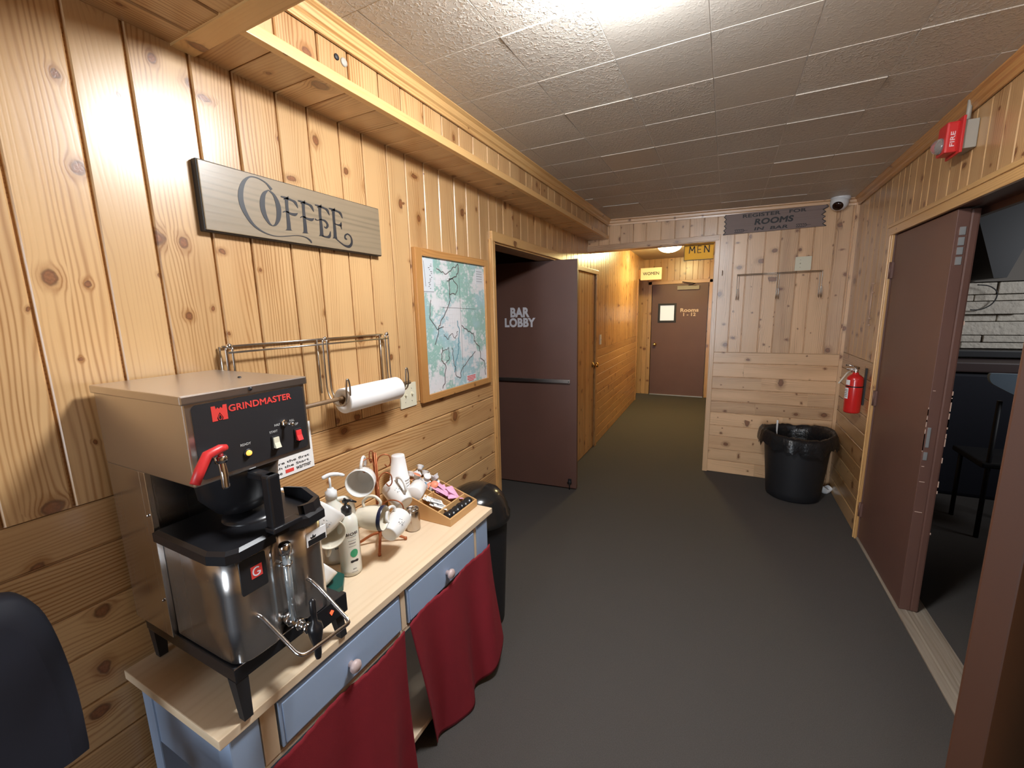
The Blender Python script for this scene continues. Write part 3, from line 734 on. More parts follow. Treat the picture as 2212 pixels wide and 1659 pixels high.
# ================================================================== COFFEE BREWER
bw = empty('coffee_brewer', (-1.09, .54, TZ), 'tall stainless steel coffee brewer with black control panel and red tap lever', 'coffee maker')
x0, x1, y0, y1 = -1.285, -.910, .408, .669
mb = MB(); mb.box((x0, y0, 1.272), (x1, y1, 1.444), bev=.003)
mb.bm.faces.ensure_lookup_table(); mb.build('housing', M['steel'], bw)
mb = MB(); mb.box((x0-.004, y0-.005, 1.438), (x1+.005, y1+.005, 1.4565), bev=.003); tc = mb.build('top_cover', M['steel'], bw)
for p in ((x1+.006, .536, 1.449), (-1.05, .60, 1.457)):
    mb = MB(); mb.lathe([(0, .003), (.003, .0025), (.0045, 0)], 12, Matrix.Translation(p) @ rot_to((1, 0, 0) if p[0] > -.95 else (0, 0, 1)).to_4x4()); mb.build('screw', M['blackm'], tc)
mb = MB(); mb.box((x0, y0, .866), (-1.135, y1, 1.272), bev=.002)
mb.box((-1.136, y0, .866), (-1.112, y0+.012, 1.272), bev=.001); mb.box((-1.136, y1-.012, .866), (-1.112, y1, 1.272), bev=.001)
colu = mb.build('column', M['steelv'], bw)
for z in (1.17, .96):
    mb = MB(); mb.lathe([(0, .003), (.003, .002), (.004, 0)], 12, Matrix.Translation((-1.125, y0-.001, z)) @ rot_to((0, -1, 0)).to_4x4()); mb.build('screw', M['chrome'], colu)
def rrect(w_, h_, r, n=6):
    pts = []
    for cx, cy, a0 in ((w_/2-r, h_/2-r, 0), (-w_/2+r, h_/2-r, 90), (-w_/2+r, -h_/2+r, 180), (w_/2-r, -h_/2+r, 270)):
        for k in range(n+1):
            a = math.radians(a0+90*k/n); pts.append((cx+r*math.cos(a), cy+r*math.sin(a)))
    return pts
mb = MB(); mb.prism(rrect(.240, .152, .009), (x1, .5415, 1.3585), Y_, Z_, X_, .0022); pn = mb.build('control_panel', mat('black_panel_film', (.018, .017, .019), .5), bw)
px = x1+.0023
mb = MB(); mb.prism([(-.015, -.0155), (-.0045, -.0155), (-.006, -.010), (-.003, -.004), (0, .001), (.003, -.004), (.006, -.010), (.0045, -.0155), (.015, -.0155), (.015, .0155), (.0075, .0155), (.006, .0085), (.003, .0120), (0, .0085), (-.003, .0120), (-.006, .0085), (-.0075, .0155), (-.015, .0155)], (px, .4705, 1.4105), Y_, Z_, X_, .0006)
mb.ribbon([(0, .0, .001), (.0035, -.007, .001), (.002, -.012, .001), (-.002, -.012, .001), (-.0035, -.007, .001), (0, 0, .001)], (px, .4705, 1.4085), Y_, Z_, X_, .0008)
mb.build('logo', M['redink'], pn)
text('lettering', 'GRINDMASTER', (px, .5595, 1.4155), Y_, Z_, M['redink'], pn, width=.142, height=.0145, t=.0006, bold=.03)
for s, y, z, w_ in (('READY', .513, 1.3315, .022), ('START', .5775, 1.342, .019), ('STOP', .632, 1.346, .016), ('HALF', .588, 1.3555, .013), ('FULL', .625, 1.357, .012)):
    text('lettering', s, (px, y, z), Y_, Z_, mat('panel_white_ink', (.6, .6, .58), .5), pn, width=w_, height=.0052, t=.0005)
mb = MB(); mb.lathe([(.009, 0), (.009, .003), (.0065, .004)], 20, Matrix.Translation((px, .515, 1.312)) @ rot_to((1, 0, 0)).to_4x4(), caps=(True, True)); rl = mb.build('ready_lamp', M['blackm'], pn)
mb = MB(); mb.lathe([(.0062, .003), (.0055, .007), (.003, .009), (0, .0095)], 20, Matrix.Translation((px, .515, 1.312)) @ rot_to((1, 0, 0)).to_4x4()); mb.build('lens', M['warmglass'], rl)
def rocker(y, z, m, lab):
    mb = MB(); mb.box((px, y-.009, z-.0155), (px+.003, y+.009, z+.0155), bev=.001); sw = mb.build('switch', M['blackm'], pn); sw['label'] = lab
    mb = MB(); mb.prism([(0, -.012), (.009, -.012), (.004, .0), (.003, .012), (0, .012)], (px+.003, y-.0065, z), X_, Z_, Y_, .013); mb.build('rocker', m, sw)
rocker(.579, 1.317, M['ivory'], 'white rocker switch'); rocker(.636, 1.319, M['redlens'], 'red rocker switch')
mb = MB(); mb.lathe([(.0085, 0), (.0085, .003), (.006, .004), (.006, .006)], 6, Matrix.Translation((px, .605, 1.356)) @ rot_to((1, 0, 0)).to_4x4(), caps=(True, True), smooth=False); mb.tube([(px, .605, 1.356), (px+.012, .609, 1.354), (px+.022, .614, 1.353)], [.0022, .003, .0038]); mb.build('toggle_switch', M['chrome'], pn)
# hot water tap with red lever
mb = MB(); mb.tube(smooth_path([(x1, .4405, 1.322), (-.885, .4405, 1.330), (-.868, .4400, 1.326), (-.862, .4395, 1.300), (-.862, .4395, 1.270)], 6), .0068, 14); mb.lathe([(.011, 0), (.011, .012), (.008, .014)], 18, Matrix.Translation((-.866, .4395, 1.322)), caps=(True, True)); tap = mb.build('hot_water_tap', M['chrome'], bw)
mb = MB(); mb.tube([(-.866, .452, 1.349), (-.864, .440, 1.350), (-.862, .4150, 1.3450), (-.858, .398, 1.322), (-.853, .3835, 1.300)], [.006, .0085, .0095, .0095, .0085], 12); mb.tube([(-.866, .4395, 1.335), (-.866, .4395, 1.350)], .005, 10)
lv = mb.build('tap_lever', M['redplastic'], tap); lv['label'] = 'red angled lever'
# stand and legs
mb = MB(); mb.box((-1.262, .415, .832), (-.884, .692, .866), bev=.002); st = mb.build('warmer_stand', M['black'], bw)
mb = MB(); mb.tube([(-.885, .415, .8655), (-.885, .692, .8655)], .0014, 6); mb.build('edge_strip', M['chrome'], st)
mb = MB(); mb.box((-.886, .590, .815), (-.868, .697, .868), bev=.002); cb_ = mb.build('switch_box', M['black'], st)
mb = MB(); mb.prism([(0, -.006), (.008, .002), (.002, .008), (-.004, .003)], (-.868, .645, .842), Y_, Z_, X_, .002); mb.build('indicator', M['redlamp'], cb_)
for lx, ly, sx_, sy_ in ((-.898, .428, .012, -.002), (-.898, .678, .012, .006), (-1.250, .432, -.014, .004), (-1.250, .678, -.014, .004)):
    mb = MB(); a, b = .017, .0095; t0, t1 = (lx, ly, .834), (lx+sx_, ly+sy_, TZ+.001)
    r0 = [(t0[0]-a, t0[1]-a*.8, t0[2]), (t0[0]+a*.7, t0[1]-a*.8, t0[2]), (t0[0]+a*.7, t0[1]+a*.8, t0[2]), (t0[0]-a, t0[1]+a*.8, t0[2])]
    r1 = [(t1[0]-b, t1[1]-b, t1[2]), (t1[0]+b, t1[1]-b, t1[2]), (t1[0]+b, t1[1]+b, t1[2]), (t1[0]-b, t1[1]+b, t1[2])]
    vv = mb.grid([r0, r1], closed_u=True, smooth=False); mb.cap(vv[0]); mb.cap(vv[1]); mb.build('leg', M['blackm'], bw)
# brew basket
mb = MB(); cx, cy = -1.005, .540
mb.lathe([(.088, 1.2715), (.090, 1.262), (.086, 1.252), (.080, 1.20), (.052, 1.162), (.020, 1.150), (.018, 1.142)], 40, Matrix.Translation((cx, cy, 0)), caps=(True, True)); bk = mb.build('brew_basket', M['black'], bw)
mb = MB(); mb.box((-.93, .515, 1.250), (-.845, .537, 1.268), bev=.004); mb.box((-.868, .510, 1.140), (-.842, .538, 1.268), bev=.005); mb.box((-.866, .505, 1.140), (-.835, .575, 1.152), bev=.003); mb.build('basket_handle', M['black'], bk)

# thermal server on the stand
sv = empty('coffee_server', (-.98, .54, .866), 'stainless coffee server with black lid on the brewer stand', 'coffee server')
def plan(inset=0.):
    pts = [(-1.105, .418), (-.925, .418)]
    for k in range(1, 7): a = math.radians(-90+90*k/6); pts.append((-.910+.040*math.cos(a)-.0, .458+.040*math.sin(a)))
    pts += [(-.869, .500), (-.872, .512), (-.884, .527), (-.898, .540), (-.899, .556), (-.886, .572), (-.873, .586), (-.869, .600)]
    for k in range(0, 7): a = math.radians(0+90*k/6); pts.append((-.905+.036*math.cos(a), .622+.036*math.sin(a)))
    pts += [(-1.105, .658)]
    return pts
pl = plan(); cxm, cym = -.985, .538
rows = []
for z, s in ((.869, .975), (.873, 1.0), (.95, 1.0), (1.03, 1.0), (1.114, 1.0)): rows.append([(cxm+(x-cxm)*s, cym+(y-cym)*s, z) for x, y in pl])
mb = MB(); vv = mb.grid(rows, closed_u=True); mb.cap(vv[0]); mb.cap(vv[-1]); body = mb.build('server_body', M['steelv'], sv)
mb = MB(); lid = [(-1.112, .404), (-.900, .402), (-.862, .418), (-.852, .440), (-.855, .520), (-.875, .535), (-.872, .565), (-.850, .600), (-.856, .648), (-.90, .668), (-1.112, .668)]
vv = mb.grid([[(x, y, 1.112) for x, y in lid], [(x, y, 1.132) for x, y in lid], [(cxm+(x-cxm)*.94, cym+(y-cym)*.94, 1.138) for x, y in lid]], closed_u=True, smooth=False); mb.cap(vv[0]); mb.cap(vv[-1]); ld = mb.build('lid', M['black'], sv)
mb = MB(); pth = [(-1.00, .660), (-.93, .662), (-.872, .652), (-.858, .625), (-.862, .600)]
A = [(x, y, 1.134) for x, y in pth]; B = [(x-.004, y, 1.160+.010*(i == 1)) for i, (x, y) in enumerate(pth)]; Ci = [(x-.010, y-.008, z) for x, y, z in B]; Di = [(x-.010, y-.008, 1.134) for x, y, z in A]
mb.grid([A, B, Ci, Di], smooth=False); mb.build('lid_rim', M['black'], ld)
mb = MB(); mb.lathe([(.062, 1.137), (.060, 1.144), (.045, 1.148), (0, 1.146)], 36, Matrix.Translation((-.985, .55, 0))); mb.build('fill_cap', M['black'], ld)
mb = MB(); mb.prism(rrect(.056, .078, .004), (-.8695, .472, 1.062), Y_, Z_, X_, .0015); bg = mb.build('badge', M['blackm'], sv)
mb = MB(); mb.prism([(-.012, -.0135), (.012, -.0135), (.012, .0135), (-.012, .0135)], (-.868, .478, 1.064), Y_, Z_, X_, .0006); mb.build('logo', M['redink'], bg)
mb = MB(); mb.ribbon([(math.cos(a)*.008, math.sin(a)*.009, .0028) for a in [math.radians(50+290*k/20) for k in range(21)]]+[(.0005, -.001, .0025)], (-.8674, .478, 1.064), Y_, Z_, X_, .0006); mb.build('lettering', M['whiteink'], bg)
mb = MB(); mb.box((-.8705, .600, 1.050), (-.8675, .655, 1.085), mx=Matrix.Translation((0, 0, .0))); wl = mb.build('warning_label', M['paper'], sv)
mb = MB(); mb.box((-.868, .604, 1.052), (-.8665, .652, 1.066)); mb.prism([(-.006, 0), (.006, 0), (.008, .006), (.002, .004), (0, .010), (-.003, .003), (-.008, .005)], (-.8674, .618, 1.068), Y_, Z_, X_, .0006); mb.build('lettering', M['ink'], wl)
mb = MB(); mb.lathe([(.0082, .900), (.0082, 1.070)], 20, Matrix.Translation((-.868, .545, 0)), caps=(True, True)); tbg = mb.build('sight_glass', mat('sight_tube', (.45, .52, .56), .08, .6, Coat_Weight=1.), sv)
mb = MB(); mb.lathe([(.0095, 1.066), (.0135, 1.068), (.0135, 1.086), (.011, 1.092), (0, 1.093)], 20, Matrix.Translation((-.868, .545, 0))); mb.build('cap', M['chrome'], tbg)
mb = MB(); mb.tube([( -.868+.0105*math.cos(a), .545+.0105*math.sin(a), 1.042) for a in [math.radians(20*k) for k in range(18)]], .0025, 8, closed=True); mb.box((-.90, .533, 1.038), (-.878, .541, 1.046)); mb.build('tube_bracket', M['chrome'], tbg)
mb = MB(); mb.tube([(-.895, .545, .895), (-.872, .545, .895)], .015, 6); mb.tube([(-.895, .548, .890), (-.815, .550, .886)], .0085, 12); mb.tube([(-.860, .549, .888), (-.848, .549, .888)], .013, 6); mb.tube([(-.835, .550, .887), (-.822, .550, .886)], .012, 6); fc = mb.build('faucet', M['chrome'], sv)
mb = MB(); mb.lathe([(.006, .815), (.008, .825), (.009, .850), (.014, .872), (.017, .890), (.015, .903), (.007, .910), (.006, .925), (.0075, .935), (.0075, .962), (.004, .967), (0, .968)], 20, Matrix.Translation((-.803, .552, 0)), caps=(True, False)); mb.build('faucet_valve', M['black'], fc)
mb = MB()
path = smooth_path([(-.878, .468, .962), (-.862, .4700, .962), (-.835, .472, .948)], 4)+smooth_path([(-.760, .473, .912), (-.748, .478, .906), (-.744, .492, .903)], 4)+smooth_path([(-.744, .585, .894), (-.747, .598, .893), (-.758, .601, .900)], 4)+smooth_path([(-.835, .596, .956), (-.862, .594, .970), (-.878, .593, .970)], 4)
mb.tube(path, .0042, 12); mb.build('bail_handle', M['chrome'], sv)

# ================================================================== THINGS ON THE TABLE
def mug(label, rim, axis, hdir, r=.042, h=.092, m='white', taper=.82, pr=None, band=None, hs=1., flare=.0):
    a = V(axis).normalized(); hd = V(hdir); hd = (hd-a*hd.dot(a)).normalized(); yd = a.cross(hd)
    R3 = Matrix((hd, yd, a)).transposed(); base = V(rim)-a*h
    o = empty('mug', base, label, 'mug', 'mugs hanging on the mug trees', R3.to_euler())
    rb = r*taper; n = 10; prof = [(0, .004), (rb*.72, .002), (rb*.80, 0)]
    for k in range(n+1):
        t = k/n; prof.append((rb*.86+(r-rb*.86)*math.sin(min(1, t*1.5)*math.pi/2)+flare*t*t, .004+(h-.004)*t))
    R_ = prof[-1][0]
    prof += [(R_-.0015, h+.0012), (R_-.0035, h)]
    prof += [(max(.001, p[0]-.0042), max(p[1], .008)) for p in reversed(prof[3:3+n])]+[(0, .008)]
    mb = MB(); mb.lathe(prof, 40); mb.build('mug_body', M[m], o, local=True)
    mb = MB(); mb.tube(smooth_path([(r*.93, 0, h*.80), (r*1.35, 0, h*.86), (r*1.75*hs, 0, h*.66), (r*1.72*hs, 0, h*.42), (r*1.3, 0, h*.22), (r*.88, 0, h*.24)], 6), .0052, 10); mb.build('handle', M[m], o, local=True)
    if band:
        mb = MB(); mb.lathe([(R_+.0004, h-.012), (R_+.0007, h-.011), (R_+.0006, h-.001), (R_-.001, h+.0015)], 40); mb.build('rim_band', M[band], o, local=True)
    if pr is not None:
        cl_ = R3.transposed() @ (V((0, 0, 1.6))-base); pr = math.atan2(cl_.y, cl_.x)+.25
        mb = MB(); rnd = random.Random(4)
        for k in range(11):
            an = pr+rnd.uniform(-.28, .28); z = h*rnd.uniform(.36, .62); d = .003+rnd.random()*.003; R2 = r*1.0
            ps = [(R2*math.cos(an+i*.04), R2*math.sin(an+i*.04), z+(i-1)*d*(rnd.random()-.4)) for i in range(3)]
            mb.tube(ps, .00065, 5)
        mb.build('print', M['print'], o, local=True)
    return o
mug('white mug hanging top left on the copper mug tree, mouth to the camera', (-1.130, 1.008, 1.008), (.52, -.84, .0), (.05, .1, 1), r=.048, h=.088, pr=-.9, flare=.004, taper=.72)
mug('white mug hanging on the right of the copper mug tree, its base turned down', (-1.128, 1.160, .940), (-.80, .20, .48), (.45, -.10, .85), r=.043, h=.098, pr=3.4, taper=.9)
mug('cream mug with a navy rim hanging low on the copper mug tree', (-.998, .982, .918), (.93, .34, -.02), (-.1, .05, 1), r=.042, h=.095, m='cream', band='navy', taper=.85)
mug('white printed mug hanging lowest on the copper mug tree, base to the camera', (-1.02, 1.085, .870), (-.20, .86, .22), (-.12, -.25, .9), r=.040, h=.092, pr=-1.7, taper=.85)
mug('white printed mug above the shade-tinted mug, beside the brewer lid', (-1.105, .862, .985), (.10, .72, .62), (-.45, -.35, .8), r=.047, h=.088, pr=-2.3, flare=.004, taper=.75)
mug('white mug tinted beige for inner shade, mouth to the camera, beside the pump bottle', (-1.072, .826, .920), (.80, -.42, .10), (-.3, 0, -1), r=.043, h=.085, taper=.8, flare=.003, m='cream')  # cream glaze paints in the warm reflection and shade of the mouth
mug('white printed mug hanging lowest on the wooden mug tree, by the green base', (-1.090, .806, .822), (.10, .72, .55), (-.45, -.35, .8), r=.043, h=.085, pr=-2.3, flare=.004, taper=.75)
mug('white mug hanging behind the brewer lid, handle up left of the wooden post', (-1.20, .715, 1.005), (.1, -.75, .2), (0, .1, 1), r=.043, h=.085, taper=.8)
# wooden mug tree
wt = empty('mug_tree', (-1.175, .775, TZ), 'wooden mug tree with square post and dark green base beside the brewer', 'mug rack')
mb = MB(); mb.prism([(.080*math.cos(math.radians(22.5+45*k)), .080*math.sin(math.radians(22.5+45*k))) for k in range(8)], (-1.108, .790, TZ+.001), X_, Y_, Z_, .018); mb.build('base', M['green'], wt)
mb = MB(); mb.box((-1.19, .795, TZ+.019), (-1.168, .820, 1.058), bev=.002, mx=None); mb.build('post', M['tray_wood'], wt)
for a, b in (((-1.17, .81, 1.015), (-1.13, .83, 1.04)), ((-1.17, .81, .93), (-1.10, .81, .905)), ((-1.17, .81, .81), (-1.12, .78, .845)), ((-1.185, .80, 1.03), (-1.2, .765, 1.06))):
    mb = MB(); mb.tube([a, b], .005, 10); mb.build('peg', M['tray_wood'], wt)
# copper wire mug tree
ct = empty('mug_tree', (-1.125, 1.082, TZ), 'copper wire mug tree with curled hooks in the middle of the table', 'mug rack')
cx, cy = -1.125, 1.082
mb = MB()
for dx, dy in ((.004, .004), (-.004, .004), (.004, -.004), (-.004, -.004)): mb.tube([(cx+dx, cy+dy, TZ+.03), (cx+dx, cy+dy, 1.10)], .0028, 8)
mb.build('stem', M['copper'], ct)
for k, (an, r) in enumerate(((20, .09), (110, .09), (200, .085), (290, .09))):
    a = math.radians(an-70); c, s = math.cos(a), math.sin(a)
    mb = MB(); mb.tube(smooth_path([(cx, cy, TZ+.045), (cx+c*.03, cy+s*.03, TZ+.04), (cx+c*.065, cy+s*.065, TZ+.022), (cx+c*r, cy+s*r, TZ+.008)], 6), .0052, 8); mb.lathe([(0, -.006), (.006, -.004), (.006, .004), (0, .007)], 10, Matrix.Translation((cx+c*r, cy+s*r, TZ+.0075))); mb.build('foot', M['copper'], ct)
def curl(z, dirv, reach, drop=.035, up=.02):
    d = V(dirv).normalized(); pts = [(0, z-.03), (reach*.25, z-.0+up*.3), (reach*.6, z+up), (reach*.95, z+up*.4), (reach, z-drop*.6), (reach*.80, z-drop), (reach*.62, z-drop*.7)]
    mb = MB(); mb.tube([(cx+d.x*p, cy+d.y*p, q) for p, q in smooth_path(pts, 6)], .0024, 8); mb.build('hook', M['copper'], ct)
curl(1.075, (-.2, -1, 0), .055, up=.012); curl(1.075, (.6, .7, 0), .055, up=.014); curl(1.095, (-.3, -.5, 0), .018, .03, .016); curl(1.00, (.7, .65, 0), .055)
curl(.985, (.75, -.65, 0), .085, .03); curl(.90, (.9, .25, 0), .10, .05, .02)
# BIOS pump bottle
pb = empty('pump_bottle', (-1.088, .905, TZ), 'milky lotion bottle with black pump and green round logo', 'bottle')
bx, by = -1.088, .905
mb = MB(); mb.lathe([(0, .7405), (.030, .7405), (.0335, .744), (.034, .76), (.034, .915), (.032, .930), (.026, .943), (.016, .950), (.013, .953)], 40, Matrix.Translation((bx, by, 0)), caps=(False, True)); mb.build('bottle_body', M['bottle'], pb)
mb = MB(); mb.lathe([(.0165, .948), (.0165, .972), (.012, .978), (.005, .981), (.005, .992)], 24, Matrix.Translation((bx, by, 0)), caps=(True, True)); mb.box((bx-.008, by-.008, .990), (bx+.008, by+.007, 1.000), bev=.002); mb.tube([(bx, by, .997), (bx+.012, by+.010, .996), (bx+.026, by+.022, .988)], [.005, .0045, .003], 10); mb.tube([(bx, by, 1.0), (bx, by-.004, 1.006)], .004, 8); mb.build('pump', M['black'], pb)
va = V((.80, -.60, 0)).normalized(); vt = V((-va.y, va.x, 0))      # label side faces the room
def wraptext(par, s, z, w_, h_, m, off=0., bold=0.):
    mb = MB(); text_mb(mb, s, (0, 0, 0), X_, Y_, width=w_, height=h_, t=.0006, bold=bold)
    for v in mb.bm.verts:
        an = v.co.x/.034+off; rr = .0342+max(0, v.co.z); d = va*math.cos(an)+vt*math.sin(an)
        v.co = V((bx+d.x*rr, by+d.y*rr, z+v.co.y))
    return mb.build('lettering', m, par, weld=False)
wraptext(pb, 'BIOSI', .892, .040, .0095, M['ink'], .22, .02)
for z, w_, h_ in ((.881, .030, .0035), (.868, .026, .003), (.858, .022, .005), (.848, .024, .003), (.766, .012, .006), (.756, .020, .003)):
    mb = MB()
    for k in range(9):
        a0 = .25+(k-4.5)*w_/9/.034; P0 = [(bx+(va*math.cos(a)+vt*math.sin(a)).x*.0346, by+(va*math.cos(a)+vt*math.sin(a)).y*.0346) for a in (a0, a0+w_/9/.034*.65)]
        mb.face([(P0[0][0], P0[0][1], z), (P0[1][0], P0[1][1], z), (P0[1][0], P0[1][1], z+h_*.55), (P0[0][0], P0[0][1], z+h_*.55)])
    mb.build('small_print', M['print'], pb)
def wrapshape(par, pts, z, m, name, off):
    mb = MB(); vs = []
    for x, y in pts:
        an = x/.034+off; d = va*math.cos(an)+vt*math.sin(an); vs.append((bx+d.x*.0348, by+d.y*.0348, z+y))
    c = sum((V(v) for v in vs), V())/len(vs); d = va*math.cos(off)+vt*math.sin(off); c = V((bx+d.x*.0352, by+d.y*.0352, z))
    for i in range(len(vs)): mb.face([c, vs[i], vs[(i+1) % len(vs)]])
    return mb.build(name, m, par)
wrapshape(pb, [(.0125*math.cos(k*.314), .0145*math.sin(k*.314)) for k in range(20)], .823, M['greenlogo'], 'round_logo', .32)
wrapshape(pb, rrect(.026, .009, .004), .795, M['ink'], 'label_band', .30)
# gallon jug behind it
jg = empty('pump_jug', (-1.205, .945, TZ), 'translucent white jug with side handle and white pump behind the black-pump bottle', 'jug')
jx, jy = -1.205, .945
mb = MB(); prof = [(0, .741), (.050, .741), (.055, .750), (.056, .87), (.050, .905), (.034, .935), (.020, .955), (.017, .962), (.017, .975)]
mb.lathe(prof, 32, Matrix.Translation((jx, jy, 0)), caps=(False, True)); jb = mb.build('jug_body', M['bottle'], jg)
mb = MB(); mb.tube(smooth_path([(jx+.01, jy+.012, .958), (jx+.025, jy+.040, .955), (jx+.034, jy+.056, .930), (jx+.035, jy+.058, .89), (jx+.030, jy+.050, .86)], 6), .0085, 10); mb.build('jug_handle', M['bottle'], jg)
mb = MB(); mb.lathe([(.020, .968), (.020, .992), (.012, .998), (.010, 1.004)], 24, Matrix.Translation((jx, jy, 0)), caps=(True, True)); mb.tube([(jx, jy, 1.0), (jx, jy, 1.045)], .004, 8); mb.tube(smooth_path([(jx-.01, jy-.022, 1.046), (jx, jy, 1.053), (jx+.015, jy+.022, 1.050), (jx+.025, jy+.042, 1.040)], 5), [.005]+[.007]*10+[.006]*3+[.005, .004], 10); mb.build('pump', M['whitepl'], jg)
mb = MB()
for k in range(8): a0 = -.75+k*.09; mb.face([(jx+.0568*math.cos(a), jy+.0568*math.sin(a), z) for a, z in ((a0, .800), (a0+.065, .800), (a0+.065, .806), (a0, .806))])
mb.build('small_print', M['print'], jg)
# steel creamer
cr = empty('steel_pitcher', (-1.083, 1.218, TZ), 'small polished steel creamer pitcher beside the wooden organizer', 'pitcher')
mb = MB(); mb.lathe([(0, .7405), (.026, .7405), (.0285, .744), (.0285, .80), (.026, .818), (.0245, .822), (.027, .829), (.0262, .829), (.0235, .822), (.0250, .816), (.0272, .80), (.0272, .75), (0, .748)], 36, Matrix.Translation((-1.083, 1.218, 0))); mb.build('pitcher_body', mat('satin_steel', (.50, .45, .40), .27, 1.), cr)
mb = MB(); mb.lathe([(0, .831), (.012, .830), (.024, .824), (.024, .822)], 32, Matrix.Translation((-1.083, 1.218, 0))); mb.tube([(-1.083, 1.190, .829), (-1.083, 1.218, .833), (-1.083, 1.244, .829)], .0022, 8); mb.build('pitcher_lid', M['chrome'], cr)

# wooden organizer, rising towards the wall
og = empty('condiment_organizer', (-1.12, 1.396, TZ), 'slanted bamboo organizer tray with compartments of coffee supplies', 'tray')
xa, xb, ya, yb = -1.285, -.953, 1.293, 1.499; th = .006
def ztop(x): return .772+(xb-x)*.30
mb = MB()
def slab(mb, p, q, axis_x, zlo=None, lower=0.):
    (x0_, y0_), (x1_, y1_) = p, q; bd = (random.random(), random.random(), .3, 1)
    z00, z10 = ztop(x0_)-lower, ztop(x1_)-lower; zb0 = TZ+.001 if zlo is None else None
    b0 = zb0 if zb0 else z00-zlo; b1 = zb0 if zb0 else z10-zlo
    c = [(x0_, y0_), (x1_, y0_), (x1_, y1_), (x0_, y1_)]
    T_ = [(x, y, ztop(x)-lower) for x, y in c]; B_ = [(x, y, (TZ+.001) if zlo is None else ztop(x)-lower-zlo) for x, y in c]
    f = lambda *q_: mb.face(q_, [(v_[1 if axis_x else 0]*1+v_[2], v_[0 if axis_x else 1]) for v_ in q_], bd)
    f(*T_); f(*reversed(B_))
    for i in range(4): j = (i+1) % 4; f(B_[i], B_[j], T_[j], T_[i])
slab(mb, (xa, ya), (xb, ya+th), True); slab(mb, (xa, yb-th), (xb, yb), True); slab(mb, (xb-th, ya+th), (xb, yb-th), False); slab(mb, (xa, ya+th), (xa+th, yb-th), False)
slab(mb, (xa+th, ya+th), (xb-th, yb-th), True, zlo=.004, lower=.034 if False else .028)
mb.build('tray_box', M['tray_wood'], og)
X1, X2, X3 = -1.018, -1.118, -1.215
mb = MB()
for xx in (X1, X2, X3): slab(mb, (xx-.0025, ya+th), (xx+.0025, yb-th), False, zlo=.026, lower=.002)
slab(mb, (xa+th, 1.393), (X1, 1.398), True, zlo=.026, lower=.002)
mb.build('divider', M['tray_wood'], og)
def zfl(x): return ztop(x)-.028
# stacked foam cups, upside down
def cup(name, label, loc, r0, r1, h, m, cat, group, axis=(0, 0, 1), rim=True):
    o = bpy.data.objects.new('x', None)
    mb = MB(); mx = Matrix.Translation(V(loc)) @ rot_to(axis).to_4x4(); pr = [(0, h), (r1, h), (r1+.001, h-.002), (r0, .004)]
    if rim: pr += [(r0+.003, .004), (r0+.003, 0)]
    pr += [(r0-.001, 0), (r1-.0015, h-.003), (0, h-.003)]
    mb.lathe(pr, 36, mx); bpy.data.objects.remove(o); ob = mb.build(name, M[m]); return tag(ob, label, cat, group)
CX, CY = -1.232, 1.318
labs = ['uppermost white foam cup of the inverted stack, the only one shown whole', 'second foam cup from the top of the inverted stack', 'third foam cup from the top of the inverted stack', 'fourth foam cup from the top of the inverted stack', 'lowest foam cup of the inverted stack beside the copper tree']
for k in range(5):
    zz = zfl(CX-.03)+.006+.0125*k
    cup('foam_cup', labs[4-k], (CX, CY, zz), .0400, .0265, .108, 'foam', 'cup', 'foam cups stacked upside down')
# roll of white lids lying in the tray
mb = MB()
for k in range(1): pass
mb.lathe([(0, -.042), (.034, -.042), (.036, -.040), (.036, .040), (.034, .042), (0, .042)], 36, Matrix.Translation((-1.165, 1.343, zfl(-1.165)+.030)) @ rot_to((-.45, 1, 0)).to_4x4())
tag(mb.build('white_roll', M['paper']), 'white cylindrical pack lying in the organizer behind the sugar packets', 'pack')
# creamer tubs, rear right compartments
def tub(k, x, y, z, tilt, m, lab):
    o = empty('creamer_tub', (x, y, z), lab, 'creamer', 'creamer tubs heaped in the organizer', tilt)
    mb = MB(); mb.lathe([(0, 0), (.009, 0), (.0105, .002), (.0145, .016), (.0175, .018), (.0175, .019)], 20); mb.build('tub', M['foam'], o, local=True)
    mb = MB(); mb.lathe([(.0175, .019), (.017, .0200), (0, .0202)], 20); mb.prism([(.015, -.004), (.022, -.002), (.022, .002), (.015, .004)], (0, 0, .019), X_, Y_, Z_, .0008); mb.build('lid', M[m], o, local=True)
rnd = random.Random(11); k = 0
mats_ = ['foam', 'bluelid', 'coral', 'foam', 'foam', 'bluelid', 'coral', 'foam']
names_ = {'foam': 'white-lidded', 'bluelid': 'blue-lidded', 'coral': 'coral-lidded'}
for layer, n in ((0, 9), (1, 8), (2, 4)):
    for i in range(n):
        x = -1.135-(.135*((i+.5)/n)); y = 1.413+.066*((i*2+layer) % 3)/2+rnd.uniform(-.006, .006)
        z = zfl(x)+.004+layer*.017+rnd.uniform(0, .004); m = mats_[(i*3+layer*2) % 8]
        tub(k, x, y, z, (rnd.uniform(-.9, .9), rnd.uniform(-.9, .9), rnd.uniform(0, 6)), m, names_[m]+' creamer tub in the heap at the back of the organizer'); k += 1
